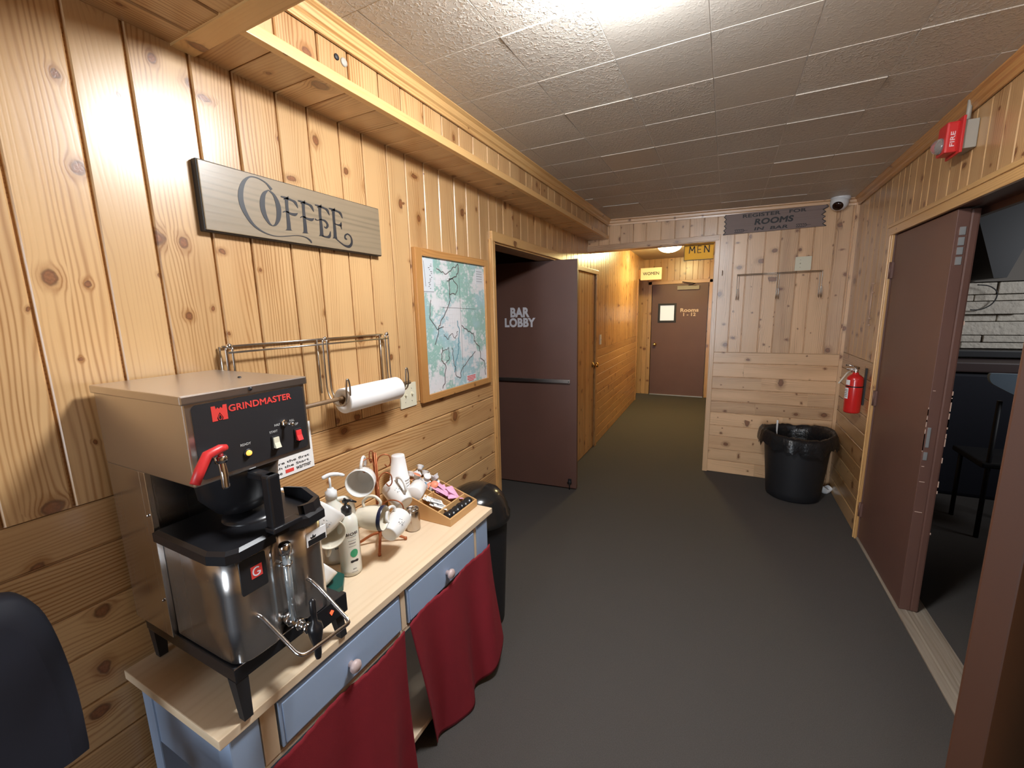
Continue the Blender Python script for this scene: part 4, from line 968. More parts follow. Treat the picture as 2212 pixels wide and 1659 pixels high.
# pink sweetener and white sugar packets
def packet(name, x, y, z, rot, m, label, group, prt=None, w_=.062, h_=.036):
    o = empty(name, (x, y, z), label, 'packet', group, rot)
    mb = MB(); n = 8; rows = []
    for sgn in (1,):
        for j in range(n+1):
            row = []
            for i in range(n+1):
                u, v_ = i/n, j/n; e = max(0, min(u, 1-u, 1))*max(0, min(v_, 1-v_)); row.append(((u-.5)*w_, (v_-.5)*h_, .0035*min(1, 6*e)*(1+.4*math.sin(9*u+5*v_))))
            rows.append(row)
    mb.grid(rows); mb.grid([[(p[0], p[1], -p[2]*.4-.0003) for p in reversed(r)] for r in rows]); mb.build('packet_paper', M[m], o, local=True)
    if prt:
        mb = MB(); text_mb(mb, prt, (0, .002, .0046), X_, Y_, width=.034, height=.010, t=.0004, bold=.015, shear=.15)
        mb.box((-.018, -.0105, .0036), (.018, -.0095, .0046)); mb.build('lettering', M['print'], o, local=True, weld=False)
tl = math.atan(.30)
for k in range(14):
    x = -1.035-.0062*k; packet('sweetener_packet', x, 1.443+rnd.uniform(-.020, .020), zfl(x)+.016+.0035*(k % 5), (rnd.uniform(-.3, .3), tl+rnd.uniform(-.1, .35), rnd.uniform(-.9, .9)), 'pink', 'pink sweetener packet in the heap right of the sugar packets', 'pink sweetener packets')
for k in range(8):
    x = -1.098+.0085*k; packet('sugar_packet', x, 1.345+rnd.uniform(-.010, .010), zfl(x)+.018+.0030*(k % 5), (rnd.uniform(-.08, .08), tl+.15+rnd.uniform(-.05, .1), .85+rnd.uniform(-.5, .35)), 'paper', 'white sugar packet in the heap left of the pink packets', 'white sugar packets', 'Sugar', w_=.060, h_=.044)
# black lids in the front compartment
for k in range(6):
    yy = 1.318+.031*k; o = empty('black_lid', (-.987, yy, zfl(-.985)+.012), 'small glossy black lid in the front compartment of the organizer', 'lid', 'black lids in the organizer', (.9+rnd.uniform(-.2, .3), rnd.uniform(-.3, .3), rnd.uniform(-.4, .4)))
    mb = MB(); mb.lathe([(0, .011), (.014, .009), (.021, .003), (.023, -.003), (.021, -.005), (.018, -.001), (0, .005)], 24); mb.build('lid_dome', M['black'], o, local=True)

# ================================================================== ON THE LEFT WALL
# COFFEE sign
cs = empty('coffee_sign', (XL, 1.04, 1.84), 'grey-brown stained board sign with black lettering COFFEE', 'sign')
mb = MB(); mb.box((XL+.004, .704, 1.842), (XL+.028, 1.372, 2.024), bev=.002, long=1, bd=(.5, .5, .5, 1)); mb.build('board', M['stain'], cs)
mb = MB(); mb.box((XL+.001, .701, 1.839), (XL+.0245, 1.375, 2.027), bev=.003, long=1); mb.build('dark_edge', M['blackm'], cs)
SO = (XL+.0282, .704, 1.842)
def rib(mb, pts, n=6): mb.ribbon(smooth_path(pts, n), SO, Y_, Z_, X_, .0010)
mb = MB()
rib(mb, [(.206, .150, .009), (.190, .166, .0045), (.165, .174, .003), (.140, .171, .004), (.119, .150, .010), (.107, .118, .0145), (.107, .086, .0145), (.119, .055, .011), (.138, .031, .007), (.168, .016, .0035), (.205, .011, .002), (.243, .017, .002), (.279, .024, .002), (.310, .023, .003), (.328, .015, .006), (.333, .007, .004)])
rib(mb, [(.195, .147, .002), (.180, .133, .010), (.172, .112, .0155), (.170, .090, .016), (.175, .066, .013), (.186, .047, .007), (.196, .041, .002)])
rib(mb, [(.195, .147, .002), (.211, .137, .008), (.221, .115, .015), (.223, .091, .016), (.218, .066, .013), (.207, .047, .007), (.196, .041, .002)])
def stem(x, w0=.013):
    rib(mb, [(x, .136, w0*1.9), (x+.001, .132, w0), (x, .110, w0*.82), (x, .088, w0*.85), (x, .060, w0), (x-.001, .040, w0*1.15), (x-.001, .036, w0*2.0)], 3)
for x, bar in ((.253, 'f'), (.314, 'f'), (.379, 'e'), (.437, 'e')):
    stem(x)
    rib(mb, [(x-.018, .137, .003), (x, .136, .007), (x+.022, .133, .006), (x+.033, .128, .010), (x+.040, .113, .002)], 4)
rib(mb, [(.236, .089, .002), (.247, .094, .004), (.265, .090, .007), (.280, .090, .009), (.290, .096, .002)], 4)
rib(mb, [(.298, .083, .002), (.308, .089, .004), (.328, .085, .007), (.343, .085, .009), (.352, .091, .002)], 4)
rib(mb, [(.356, .090, .005), (.366, .087, .003), (.380, .092, .0035), (.398, .090, .007), (.407, .078, .009), (.400, .067, .006), (.391, .070, .003)], 5)
rib(mb, [(.437, .088, .003), (.455, .086, .005), (.466, .088, .010), (.469, .098, .002)], 4); rib(mb, [(.466, .088, .008), (.469, .073, .002)], 3)
rib(mb, [(.379, .037, .004), (.398, .036, .006), (.411, .040, .010), (.417, .058, .002)], 4)
rib(mb, [(.437, .037, .004), (.455, .026, .004), (.477, .016, .006), (.499, .016, .010), (.512, .031, .009), (.510, .051, .006), (.496, .060, .005), (.483, .053, .006), (.482, .043, .007), (.490, .040, .004)], 6)
mb.build('lettering', M['greyink'], cs)
# wall paper-towel rack
rk = empty('towel_rack', (XL, 1.05, 1.3), 'double wire wall rack with hooks that holds a paper towel roll', 'rack')
mb = MB()
for xx, z in ((XL+.008, 1.517), (XL+.034, 1.500)): mb.tube([(xx, .712, z), (xx, 1.362, z)], .0032, 8)
mb.build('top_wire', M['wire'], rk)
for yy in (.716, 1.046, 1.358):
    mb = MB()
    for dy in (-.009, .009):
        mb.tube(smooth_path([(XL+.034, yy+dy, 1.515), (XL+.034, yy+dy, 1.46), (XL+.034, yy+dy, 1.365), (XL+.038, yy+dy, 1.325), (XL+.060, yy+dy, 1.290), (XL+.095, yy+dy, 1.278), (XL+.125, yy+dy, 1.296), (XL+.132, yy+dy*.9, 1.345), (XL+.132, yy+dy*.5, 1.372), (XL+.132, yy, 1.376)], 5), .0032, 8)
    mb.tube([(XL+.008, yy-.012, 1.517), (XL+.008, yy-.012, 1.32)], .003, 8)
    mb.build('hook_wire', M['wire'], rk)
    mb = MB(); mb.lathe([(.008, -.004), (.008, .004), (.004, .007), (0, .007)], 14, Matrix.Translation((XL+.036, yy, 1.519)) @ rot_to((1, 0, .3)).to_4x4(), caps=(True, False)); mb.build('screw_cap', M['chrome'], rk)
ry, rx, rz = 1.19, XL+.092, 1.304
mb = MB(); mb.tube([(rx, .60, rz), (rx, 1.42, rz)], .0075, 12); rod = mb.build('rod', mat('dark_wood_rod', (.20, .12, .06), .5), rk)
mb = MB(); r0, r1 = .0195, .0465
mb.lathe([(r0, -.142), (r1-.002, -.142), (r1, -.140), (r1, .140), (r1-.002, .142), (r0, .142), (r0, -.142)], 48, Matrix.Translation((rx, ry+.004, rz-.011)) @ rot_to((0, 1, 0)).to_4x4())
pr_ = empty('paper_towel_roll', (rx, ry, rz-.0105), 'white paper towel roll hanging on the wire rack', 'paper towel')
mb2 = MB(); mb2.lathe([(r0+.0002, -.1425), (r0-.0012, -.1425), (r0-.0012, .1425), (r0+.0002, .1425)], 32, Matrix.Translation((rx, ry+.004, rz-.011)) @ rot_to((0, 1, 0)).to_4x4())
mb.build('roll', M['paper'], pr_); mb2.build('core', mat('cardboard', (.35, .2, .1), .8), pr_)
# double switch plate
def plate(name, O, U, N, w_, h_, label, tog, m='ivory', cat='switch'):
    e = empty(name, O, label, cat); W_ = Z_; mb = MB(); mb.prism(rrect(w_, h_, .004), V(O), U, W_, N, .005); pl_ = mb.build('plate', M[m], e)
    N = V(N); U = V(U)
    for du in tog:
        mb = MB(); p = V(O)+U*du+N*.005; mb.prism([(-.005, -.012), (.005, -.012), (.005, .012), (-.005, .012)], p, U, W_, N, .001)
        mb.tube([p, p+N*.012+W_*.006], [.0045, .0035], 8); mb.build('toggle', M[m], e)
        for dz in (.03, -.03):
            mb = MB(); mb.lathe([(.003, 0), (.002, .0012), (0, .0015)], 10, Matrix.Translation(V(O)+U*du+W_*dz+N*.005) @ rot_to(N).to_4x4()); mb.build('screw', M['wire'], pl_)
    return e
plate('switch_plate', (XL+.001, 1.505, 1.223), Y_, X_, .112, .114, 'ivory double light switch plate below the map corner', (-.023, .023))
# framed map
mp = empty('framed_map', (XL, 1.93, 1.16), 'pine-framed road map in pale green and blue on the left wall', 'map')
fy0, fy1, fz0, fz1 = 1.592, 2.268, 1.166, 1.906; iy0, iy1, iz0, iz1 = 1.642, 2.228, 1.200, 1.870
for a, b in (((fy0, fz0), (iy0, fz1)), ((iy1, fz0), (fy1, fz1)), ((iy0, fz0), (iy1, iz0)), ((iy0, iz1), (iy1, fz1))):
    mb = MB(); mb.box((XL+.001, a[0], a[1]), (XL+.024, b[0], b[1]), bev=.003); mb.build('frame_rail', M['frame'], mp)
mb = MB(); q = [(XL+.013, iy0, iz0), (XL+.013, iy1, iz0), (XL+.013, iy1, iz1), (XL+.013, iy0, iz1)]; mb.box((XL+.002, iy0, iz0), (XL+.0125, iy1, iz1))
mb.face(q, [(p[1]-iy0, p[2]-iz0) for p in q]); ms = mb.build('map_sheet', M['map'], mp)
mb = MB(); MO = (XL+.0131, 0, 0)
def road(pts, w_=.0042): mb.ribbon([(a, b, w_) for a, b in smooth_path(pts, 3)], MO, Y_, Z_, X_, .0006)
jit = random.Random(3)
def wig(pts, a=.006):
    out = []
    for p, q_ in zip(pts[:-1], pts[1:]):
        for t in range(4): out.append((p[0]+(q_[0]-p[0])*t/4+jit.uniform(-a, a), p[1]+(q_[1]-p[1])*t/4+jit.uniform(-a, a)))
    return out+[pts[-1]]
road(wig([(1.765, 1.82), (1.839, 1.801), (1.90, 1.83), (1.956, 1.86)])); road(wig([(1.955, 1.865), (1.951, 1.805), (1.91, 1.79), (1.866, 1.77), (1.864, 1.662), (1.807, 1.587), (1.76, 1.53), (1.719, 1.443)]), .005)
road(wig([(1.70, 1.66), (1.69, 1.58), (1.74, 1.52), (1.80, 1.53)])); road(wig([(1.962, 1.531), (2.03, 1.50), (2.086, 1.48), (2.10, 1.43), (2.15, 1.40), (2.16, 1.33), (2.20, 1.31), (2.21, 1.22)]), .005)
road(wig([(2.096, 1.375), (2.02, 1.33), (1.95, 1.29), (1.93, 1.24)])); road(wig([(1.87, 1.41), (1.87, 1.35), (1.89, 1.31), (1.885, 1.27), (1.93, 1.24)])); road(wig([(1.78, 1.42), (1.77, 1.36), (1.80, 1.32), (1.79, 1.25), (1.765, 1.21)]), .005)
road(wig([(1.84, 1.76), (1.90, 1.78), (1.95, 1.74), (1.92, 1.70), (1.86, 1.70)])); road(wig([(1.80, 1.49), (1.83, 1.46), (1.87, 1.49), (1.90, 1.47), (1.93, 1.50)]), .0035)
road(wig([(1.78, 1.40), (1.83, 1.42), (1.84, 1.36), (1.80, 1.34)]), .0035); road([(1.79, 1.63), (2.12, 1.62)], .0015); road([(1.96, 1.84), (1.965, 1.25)], .0015)
mb.build('road', M['maproad'], ms)
mb = MB(); road(wig([(1.93, 1.56), (1.94, 1.50), (1.93, 1.44), (1.925, 1.38), (1.90, 1.34), (1.88, 1.28)]), .006); mb.build('river', M['mapriver'], ms)
ipm = mat('map_inset_paper', (.66, .70, .74), .4)
for a, b in (((2.13, 1.765), (2.21, 1.85)), ((1.995, 1.205), (2.10, 1.245)), ((1.650, 1.700), (1.735, 1.862))):
    mb = MB(); mb.box((XL+.0128, a[0], a[1]), (XL+.0138, b[0], b[1])); ins = mb.build('inset_panel', ipm, ms)
mb = MB(); mb.box((XL+.0137, 1.652, 1.705), (XL+.0143, 1.733, 1.707)); mb.ribbon([(1.66, 1.85, .002), (1.665, 1.80, .002), (1.67, 1.73, .002)], (XL+.0138, 0, 0), Y_, Z_, X_, .0006)
for k in range(14): y = 1.69+jit.uniform(-.004, .03); z = 1.72+.009*k; mb.box((XL+.0137, y, z), (XL+.0143, y+jit.uniform(.004, .014), z+.003))
for k in range(5): mb.box((XL+.0137, 2.14, 1.777+.014*k), (XL+.0143, 2.20, 1.779+.014*k))
mb.build('small_print', M['print'], ins)
mb = MB()
for k in range(4): mb.box((XL+.0137, 2.003+.012*(k == 0), 1.209+.009*k), (XL+.0143, 2.092-.02*(k == 0), 1.2135+.009*k))
mb.build('red_print', M['redink'], ins)
# printed notice half hidden by the brewer
nt = empty('paper_notice', (XL, .90, 1.06), 'white printed paper notice on the wall behind the brewer', 'notice')
mb = MB(); Uq = V((0, .9985, .0)); Oq = V((XL+.003, .740, 1.060)); mb.prism([(0, 0), (.235, 0), (.233, .17), (-.002, .17)], Oq, Y_, Z_, X_, .0012); mb.build('paper', M['paper'], nt)
for s, y, z, w_ in (('and you are the first', .845, 1.1085, .225), ('one, push the Start', .852, 1.0925, .205), ('turn the', .815, 1.0765, .070), ('warmer', .932, 1.0765, .060)):
    text('lettering', s, (XL+.0045, y, z), Y_, Z_, M['ink'], nt, width=w_, height=.0115, t=.0005, bold=.012)
mb = MB(); mb.box((XL+.004, .862, 1.071), (XL+.0052, .893, 1.083)); mb.build('red_mark', M['redink'], nt)
# two round plugs high on the soffit face
for y, z, m_, r, lb in ((1.047, 2.381, 'blackm', .009, 'small dark round hole plug on the soffit board above the sign'), (1.075, 2.379, 'grey', .0125, 'round metal disc beside the dark plug on the soffit board')):
    mb = MB(); mb.lathe([(r, 0), (r, .003), (r*.7, .005), (0, .005)], 20, Matrix.Translation((SX, y, z)) @ rot_to((1, 0, 0)).to_4x4(), caps=(True, False)); tag(mb.build('wall_plug', M[m_]), lb, 'plug')
plate('switch_plate', tuple(C0+CU*.20+CN*.001+V((0, 0, 1.25))), CU, CN, .072, .116, 'pale switch plate on the corridor wall beside the pine door', (0,), 'whitepl')

# ================================================================== ON THE END WALL
rs = empty('register_sign', (.30, YE, 2.24), 'brown wooden sign with jagged ends reading register for rooms in bar', 'sign')
jr = random.Random(5); zs = [0, .018, .036, .055, .075, .092, .112, .130, .150, .168]
right = []; left = []
for i, z in enumerate(zs): right.append((.753-(.0 if i % 2 == 0 else .022)-.006*(5-abs(5-i))*.5+(.012 if i >= 8 else 0), z)); left.append((.0+(.0 if i % 2 == 0 else .016)+.006*math.sin(i*.35), z))
out = right+list(reversed(left))
mb = MB(); mb.prism(out, (-.066, YE-.004, 2.236), X_, Z_, NY, .016); mb.build('board', M['darkboard'], rs)
ysn = YE-.0205
for s, x, z, w_, h_, b in (('REGISTER', .222, 2.3780, .280, .029, .032), ('FOR', .484, 2.3790, .120, .026, .03), ('ROOMS', .316, 2.3210, .285, .050, .045), ('IN', .212, 2.2630, .075, .026, .03), ('BAR', .358, 2.2610, .130, .026, .03)):
    text('lettering', s, (x, ysn, z), X_, Z_, M['ink'], rs, width=w_, height=h_, bold=b, shear=.12 if z < 2.35 else 0)
for x, sg in ((.066, 1), (.522, -1)):
    mb = MB()
    for k in range(5):
        xx = x+(-.03+.016*k)*1
        mb.ribbon([(xx-.012*1, .010, .004), (xx, 0, .004), (xx-.012, -.012, .004)], (0, ysn, 2.258), X_, Z_, NY)
    mb.ribbon([(x-.04, .012, .003), (x+.028, .011, .003)], (0, ysn, 2.258), X_, Z_, NY); mb.ribbon([(x-.04, -.013, .003), (x+.024, -.013, .003)], (0, ysn, 2.258), X_, Z_, NY); mb.ribbon([(x+.02, -.001, .003), (x+.060, 0, .002)], (0, ysn, 2.258), X_, Z_, NY)
    mb.build('arrow_drawing', M['ink'], rs)
for ends in (right, left):
    mb = MB(); mb.ribbon([(a, b, .007) for a, b in ends], (-.066, ysn, 2.236), X_, Z_, NY); mb.build('burnt_edge', M['ink'], rs)
plate('switch_plate', (.556, YE-.001, 1.948), X_, NY, .114, .114, 'beige switch plate on the end wall above the wire rack', (-.02,))
wr = empty('wire_rack', (.38, YE, 1.7), 'thin wire wall rack with three hooks on the end wall', 'rack')
mb = MB(); yw = YE-.012
mb.tube([(.073, yw, 1.883), (.690, yw, 1.883)], .0026, 6); mb.tube([(.073, yw-.015, 1.873), (.690, yw-.015, 1.873)], .0026, 6); mb.build('top_wire', M['wire'], wr)
for x in (.078, .384, .688):
    mb = MB()
    for dx in (-.008, .008): mb.tube(smooth_path([(x+dx, yw-.008, 1.885), (x+dx, yw-.008, 1.80), (x+dx, yw-.008, 1.70), (x+dx, yw-.020, 1.668), (x+dx, yw-.05, 1.662), (x+dx, yw-.065, 1.69), (x+dx*.6, yw-.065, 1.745), (x, yw-.065, 1.752)], 4), .0026, 6)
    mb.build('hook_wire', M['wire'], wr)
mb = MB(); mb.tube(smooth_path([(-.053, YE, 1.925), (-.053, YE-.02, 1.925), (-.053, YE-.035, 1.905), (-.053, YE-.022, 1.885), (-.053, YE-.010, 1.893)], 5), .003, 8); tag(mb.build('cup_hook', M['wire']), 'small metal cup hook on the leftmost board of the end wall', 'hook')
# camera
cm = empty('security_camera', (.745, 4.33, 2.45), 'white dome security camera at the ceiling corner above the end wall', 'camera')
cd = V((-.30, -.75, -.62)).normalized(); cc = V((.750, 4.310, 2.415))
mb = MB(); mb.lathe([(0, .030), (.062, .030), (.066, .015), (.064, -.012), (.050, -.024)], 32, Matrix.Translation((.757, 4.318, 2.425))); mb.build('mount', M['whitepl'], cm)
mb = MB(); mb.lathe([(.0, -.058), (.043, -.047), (.058, -.020), (.062, .0), (.059, .022), (.050, .040), (.036, .052)], 32, Matrix.Translation(cc+V((0, 0, -.02))) @ rot_to(cd).to_4x4()); mb.build('eyeball', M['whitepl'], cm)
mb = MB(); mb.lathe([(.036, .051), (.033, .060), (.022, .066), (0, .069)], 28, Matrix.Translation(cc+V((0, 0, -.02))) @ rot_to(cd).to_4x4()); mb.build('lens', M['darkglass'], cm)

# ================================================================== SIGNS AND LAMPS IN THE CORRIDOR
mn = empty('men_sign', (-.26, 4.62, 2.05), 'yellow MEN sign hanging in the corridor mouth', 'sign')
sy = 4.56; mb = MB(); mb.box((-.400, sy, 2.055), (-.142, sy+.006, 2.192), bev=.001); mb.build('panel', M['mensign'], mn)
mb = MB(); mb.box((-.400, sy, 2.196), (-.142, sy+.006, 2.235), bev=.001); mb.build('upper_band', M['mensign'], mn)
mb = MB(); mb.box((-.402, sy-.002, 2.189), (-.140, sy+.008, 2.198)); mb.box((-.402, sy-.001, 2.052), (-.140, sy+.007, 2.057)); mb.box((-.403, sy-.001, 2.052), (-.399, sy+.007, 2.235)); mb.build('frame', M['blackm'], mn)
def letter(mb, segs, x, z, w_, h_, t=.009):
    for s_ in segs: mb.ribbon([(x+a*w_, z+b*h_, t) for a, b in s_], (0, sy-.0005, 0), X_, Z_, NY, .0012)
mb = MB(); lz, lh = 2.118, .066
letter(mb, [[(0, 0), (.12, 1)], [(.10, 1), (.5, .35)], [(.5, .35), (.92, 1)], [(.9, 1), (1, 0)]], -.355, lz, .050, lh)
letter(mb, [[(0, 0), (0, 1)], [(0, .04), (.9, .04)], [(0, .5), (.8, .5)], [(0, .97), (.9, .97)]], -.280, lz, .036, lh, .006)
letter(mb, [[(0, 0), (0, 1)], [(0, 1), (1, 0)], [(1, 0), (1, 1)]], -.220, lz, .040, lh)
mb.build('lettering', M['ink'], mn)
mb = MB()
for x in (-.35, -.19): mb.tube([(x, sy+.003, 2.47), (x, sy+.003, 2.235)], .0025, 6)
mb.build('hanger', M['blackm'], mn)
wo = empty('women_sign', (-1.16, 7.5, 2.07), 'cream WOMEN sign standing out from the corridor wall', 'sign')
mb = MB(); mb.box((-1.330, 7.50, 2.075), (-.992, 7.53, 2.272), bev=.003); mb.build('panel', M['wsign'], wo)
mb = MB(); mb.box((-1.335, 7.497, 2.070), (-.987, 7.503, 2.078)); mb.box((-1.336, 7.497, 2.07), (-1.328, 7.503, 2.276)); mb.box((-1.375, 7.505, 2.10), (-1.33, 7.525, 2.25)); mb.build('frame', M['trim_dark'], wo)
text('lettering', 'WOMEN', (-1.163, 7.4995, 2.178), X_, Z_, M['ink'], wo, width=.260, height=.052, bold=.02)
def dome(name, loc, r, h, m, label, base='whitepl'):
    e = empty(name, loc, label, 'lamp'); mb = MB(); x, y, z = loc
    mb.lathe([(0, 0), (r*1.05, 0), (r*1.05, -.012), (r*.98, -.020), (0, -.020)], 40, Matrix.Translation(loc)); mb.build('lamp_base', M[base], e)
    mb = MB(); mb.lathe([(r*math.cos(math.radians(a)), -.020-h*math.sin(math.radians(a))) for a in range(0, 91, 9)], 40, Matrix.Translation(loc)); mb.build('lamp_shade', M[m], e)
dome('ceiling_light', (-.26, 1.120, ZC), .150, .100, 'lamp', 'round white ceiling light glowing at the top edge of the photo')
dome('ceiling_light', (-.76, 6.45, 2.475), .155, .085, 'corrlamp', 'yellowish glowing dome light on the corridor ceiling behind the MEN sign', 'brass')

# ================================================================== ON THE RIGHT WALL
fe = empty('fire_extinguisher', (.838, 3.67, .84), 'red fire extinguisher with paper label on the right wall above the open bin', 'fire extinguisher')
ex, ey = .832, 3.665
mb = MB(); mb.lathe([(0, .843), (.040, .842), (.047, .848), (.049, .856), (.049, 1.075), (.045, 1.095), (.034, 1.108), (.022, 1.115), (.017, 1.122), (.017, 1.130), (0, 1.130)], 40, Matrix.Translation((ex, ey, 0))); mb.build('cylinder', M['red'], fe)
mb = MB(); mb.lathe([(.0505, 1.028), (.0505, 1.036)], 40, Matrix.Translation((ex, ey, 0))); mb.build('strap', M['black'], fe)
def lab(par, z0, z1, a0, a1, m, name, R_=.0496):
    mb = MB(); n = 10; mb.grid([[(ex+R_*math.cos(a0+(a1-a0)*k/n), ey+R_*math.sin(a0+(a1-a0)*k/n), z) for k in range(n+1)] for z in (z0, z1)]); return mb.build(name, m, par)
A0 = math.radians(-150)
l1 = lab(fe, 1.042, 1.078, A0-.40, A0+.30, M['paper'], 'label'); l2 = lab(fe, .945, 1.022, A0-.55, A0+.20, M['paper'], 'label')
for z in (1.005, .995, .982, .970, .958): lab(l2, z, z+.004, A0-.48, A0+.10, M['print'], 'small_print', .0499)
mb = MB(); mb.lathe([(.015, 1.128), (.015, 1.150), (.010, 1.156), (.009, 1.170), (0, 1.172)], 20, Matrix.Translation((ex, ey, 0))); mb.tube([(ex-.012, ey, 1.145), (ex-.032, ey-.004, 1.145)], .010, 14); vlv = mb.build('valve', M['chrome'], fe)
mb = MB(); mb.box((ex-.055, ey-.010, 1.150), (ex+.020, ey+.010, 1.156), bev=.002); mb.tube([(ex+.018, ey, 1.160), (ex-.02, ey, 1.176), (ex-.062, ey, 1.180)], .006, 8); mb.build('handle', M['chrome'], fe)
mb = MB(); mb.tube(smooth_path([(ex-.005, ey+.014, 1.140), (ex-.03, ey+.05, 1.125), (ex-.05, ey+.075, 1.08), (ex-.075, ey+.075, 1.035)], 6), .0055, 10); mb.build('hose', M['cream'], fe)
mb = MB(); mb.box((XR-.010, ey-.012, .90), (XR-.001, ey+.012, 1.16)); mb.build('wall_bracket', M['blackm'], fe)
# strobe alarm
sa = empty('fire_alarm_strobe', (.87, 2.62, 2.29), 'red fire alarm strobe on a grey box high on the right wall', 'fire alarm')
mb = MB(); mb.box((.846, 2.572, 2.238), (XR-.001, 2.682, 2.350), bev=.003); bx_ = mb.build('junction_box', M['grey'], sa)
mb = MB(); mb.box((.838, 2.560, 2.222), (.847, 2.694, 2.366), bev=.002); mb.box((.797, 2.585, 2.232), (.840, 2.672, 2.356), bev=.008); hb = mb.build('strobe_housing', M['redplastic'], sa)
mb = MB(); text_mb(mb, 'FIRE', (.819, 2.5845, 2.285), Z_, -X_, width=.060, height=.015, bold=.02); mb.build('lettering', mat('pinkish_white_ink', (.8, .6, .62), .5), hb, weld=False)
mb = MB(); mb.lathe([(.033, 0), (.031, .012), (.024, .024), (.012, .031), (0, .033)], 28, Matrix.Translation((.798, 2.628, 2.272)) @ rot_to((-1, 0, 0)).to_4x4()); mb.build('strobe_lens', M['clear'], sa)
mb = MB(); mb.lathe([(.027, 0), (.018, .004), (.008, .010), (0, .010)], 24, Matrix.Translation((.7965, 2.628, 2.272)) @ rot_to((-1, 0, 0)).to_4x4()); mb.build('reflector', M['chrome'], sa)
mb = MB(); mb.tube([(.872, 2.625, 2.350), (.872, 2.625, 2.462)], .0085, 12); mb.tube([(.872, 2.625, 2.350), (.872, 2.625, 2.360)], .011, 12); mb.tube([(.872, 2.625, 2.447), (.872, 2.625, 2.459)], .011, 12); mb.build('conduit', M['grey'], sa)
# old door holder
mb = MB(); mb.tube([(XR-.012, 3.730, 1.725), (XR-.012, 3.728, 1.465)], .004, 8)
for z in (1.735, 1.675, 1.50, 1.455): mb.lathe([(0, -.006), (.009, -.004), (.009, .004), (0, .006)], 12, Matrix.Translation((XR-.008, 3.729, z)))
tag(mb.build('latch_rod', mat('dull_pink_metal', (.55, .38, .28), .45, .3)), 'thin vertical metal latch rod on the right wall above the extinguisher', 'latch')

# ================================================================== BINS
def bin_body(e, c, r0, r1, h, ribs=True, m='blackm'):
    mb = MB(); pr = [(0, .002), (r0*.93, .002), (r0, .012)]
    for k in range(1, 9): pr.append((r0+(r1-r0)*k/8, h*k/8))
    pr += [(r1+.010, h), (r1+.012, h+.010), (r1+.004, h+.014), (r1-.006, h+.010), (r1-.010, h-.02)]
    for k in range(7, -1, -1): pr.append((max(.01, r0+(r1-r0)*k/8-.006), max(.01, h*k/8)))
    pr.append((0, .012)); mb.lathe(pr, 56, Matrix.Translation((c[0], c[1], 0))); return mb.build('bin_body', M[m], e)
rb = empty('waste_bin', (.59, 4.085, 0), 'open black waste bin with loose liner in the far right corner', 'bin')
bin_body(rb, (.59, 4.085), .195, .240, .540)
mb = MB(); rr = random.Random(8); n = 72; rows = []
wob = [rr.uniform(-1, 1) for _ in range(n)]; wob = [(wob[i-1]+2*wob[i]+wob[(i+1) % n])/4 for i in range(n)]
for rad, z, am in ((.05, .20, .02), (.17, .22, .02), (.208, .35, .010), (.226, .50, .006), (.240, .562, .010), (.258, .572, .008), (.272, .548, .012), (.280, .49, .020), (.278, .452, .035)):
    rows.append([(.585+(rad+am*wob[k]*.8)*math.cos(k*2*math.pi/n), 4.085+(rad+am*wob[k]*.8)*math.sin(k*2*math.pi/n), z+am*wob[(k*5+3) % n]*1.2+(.02 if rad > .24 else 0)*math.sin(k*2*math.pi/n*2+1)) for k in range(n)])
rows = [[(min(p[0], .886), min(p[1], 4.380), p[2]) for p in r] for r in rows]
vv = mb.grid(rows, closed_u=True); mb.cap(vv[0]); mb.build('liner', M['liner'], rb)
mb = MB(); 
for k in range(40):
    a = math.radians(rr.uniform(205, 300)); r_ = rr.uniform(.15, .215); z = .45+rr.uniform(-.07, .05); p = (.585+r_*math.cos(a), 4.085+r_*math.sin(a), z); mb.box((p[0]-.004, p[1]-.003, p[2]-.002), (p[0]+rr.uniform(.002, .01), p[1]+.003, p[2]+.003))
sc_bits = mb.build('paper_scraps', M['paper']); tag(sc_bits, 'light paper scraps caught inside the liner of the open bin', 'litter'); sc_bits['kind'] = 'stuff'
mb = MB(); mb.box((.455, 4.27, .40), (.468, 4.282, .60), bev=.002); tag(mb.build('paper_strip', M['paper']), 'narrow white strip standing against the back inside the open bin', 'litter')
lb_ = empty('waste_bin', (-1.075, 1.69, 0), 'round black waste bin with glossy domed lid beyond the table end', 'bin')
bin_body(lb_, (-1.075, 1.69), .125, .152, .575)
mb = MB(); mb.lathe([(.162, .570), (.168, .578), (.168, .600), (.160, .610), (.156, .640), (.150, .650), (.140, .680), (.115, .712), (.075, .734), (.035, .742), (0, .744)], 56, Matrix.Translation((-1.075, 1.69, 0)), caps=(True, False)); mb.build('domed_lid', mat('glossy_black_lid', (.016, .015, .014), .17), lb_)
# crumpled cup on the floor
mb = MB(); n = 22; rows = []
for rad, z in ((.0, .002), (.030, .002), (.036, .02), (.040, .04), (.043, .055), (.036, .050), (.028, .02), (0, .012)):
    rows.append([(.846+rad*(1+.25*math.sin(3*k*6.283/n+z*50))*math.cos(k*6.283/n), 4.235+.7*rad*math.sin(k*6.283/n), max(.002, z*(1+.3*math.sin(k*6.283/n*2)))) for k in range(n)])
mb.grid(rows, closed_u=True); tag(mb.build('crushed_cup', M['foam']), 'crushed white cup on the carpet behind the open bin', 'litter')

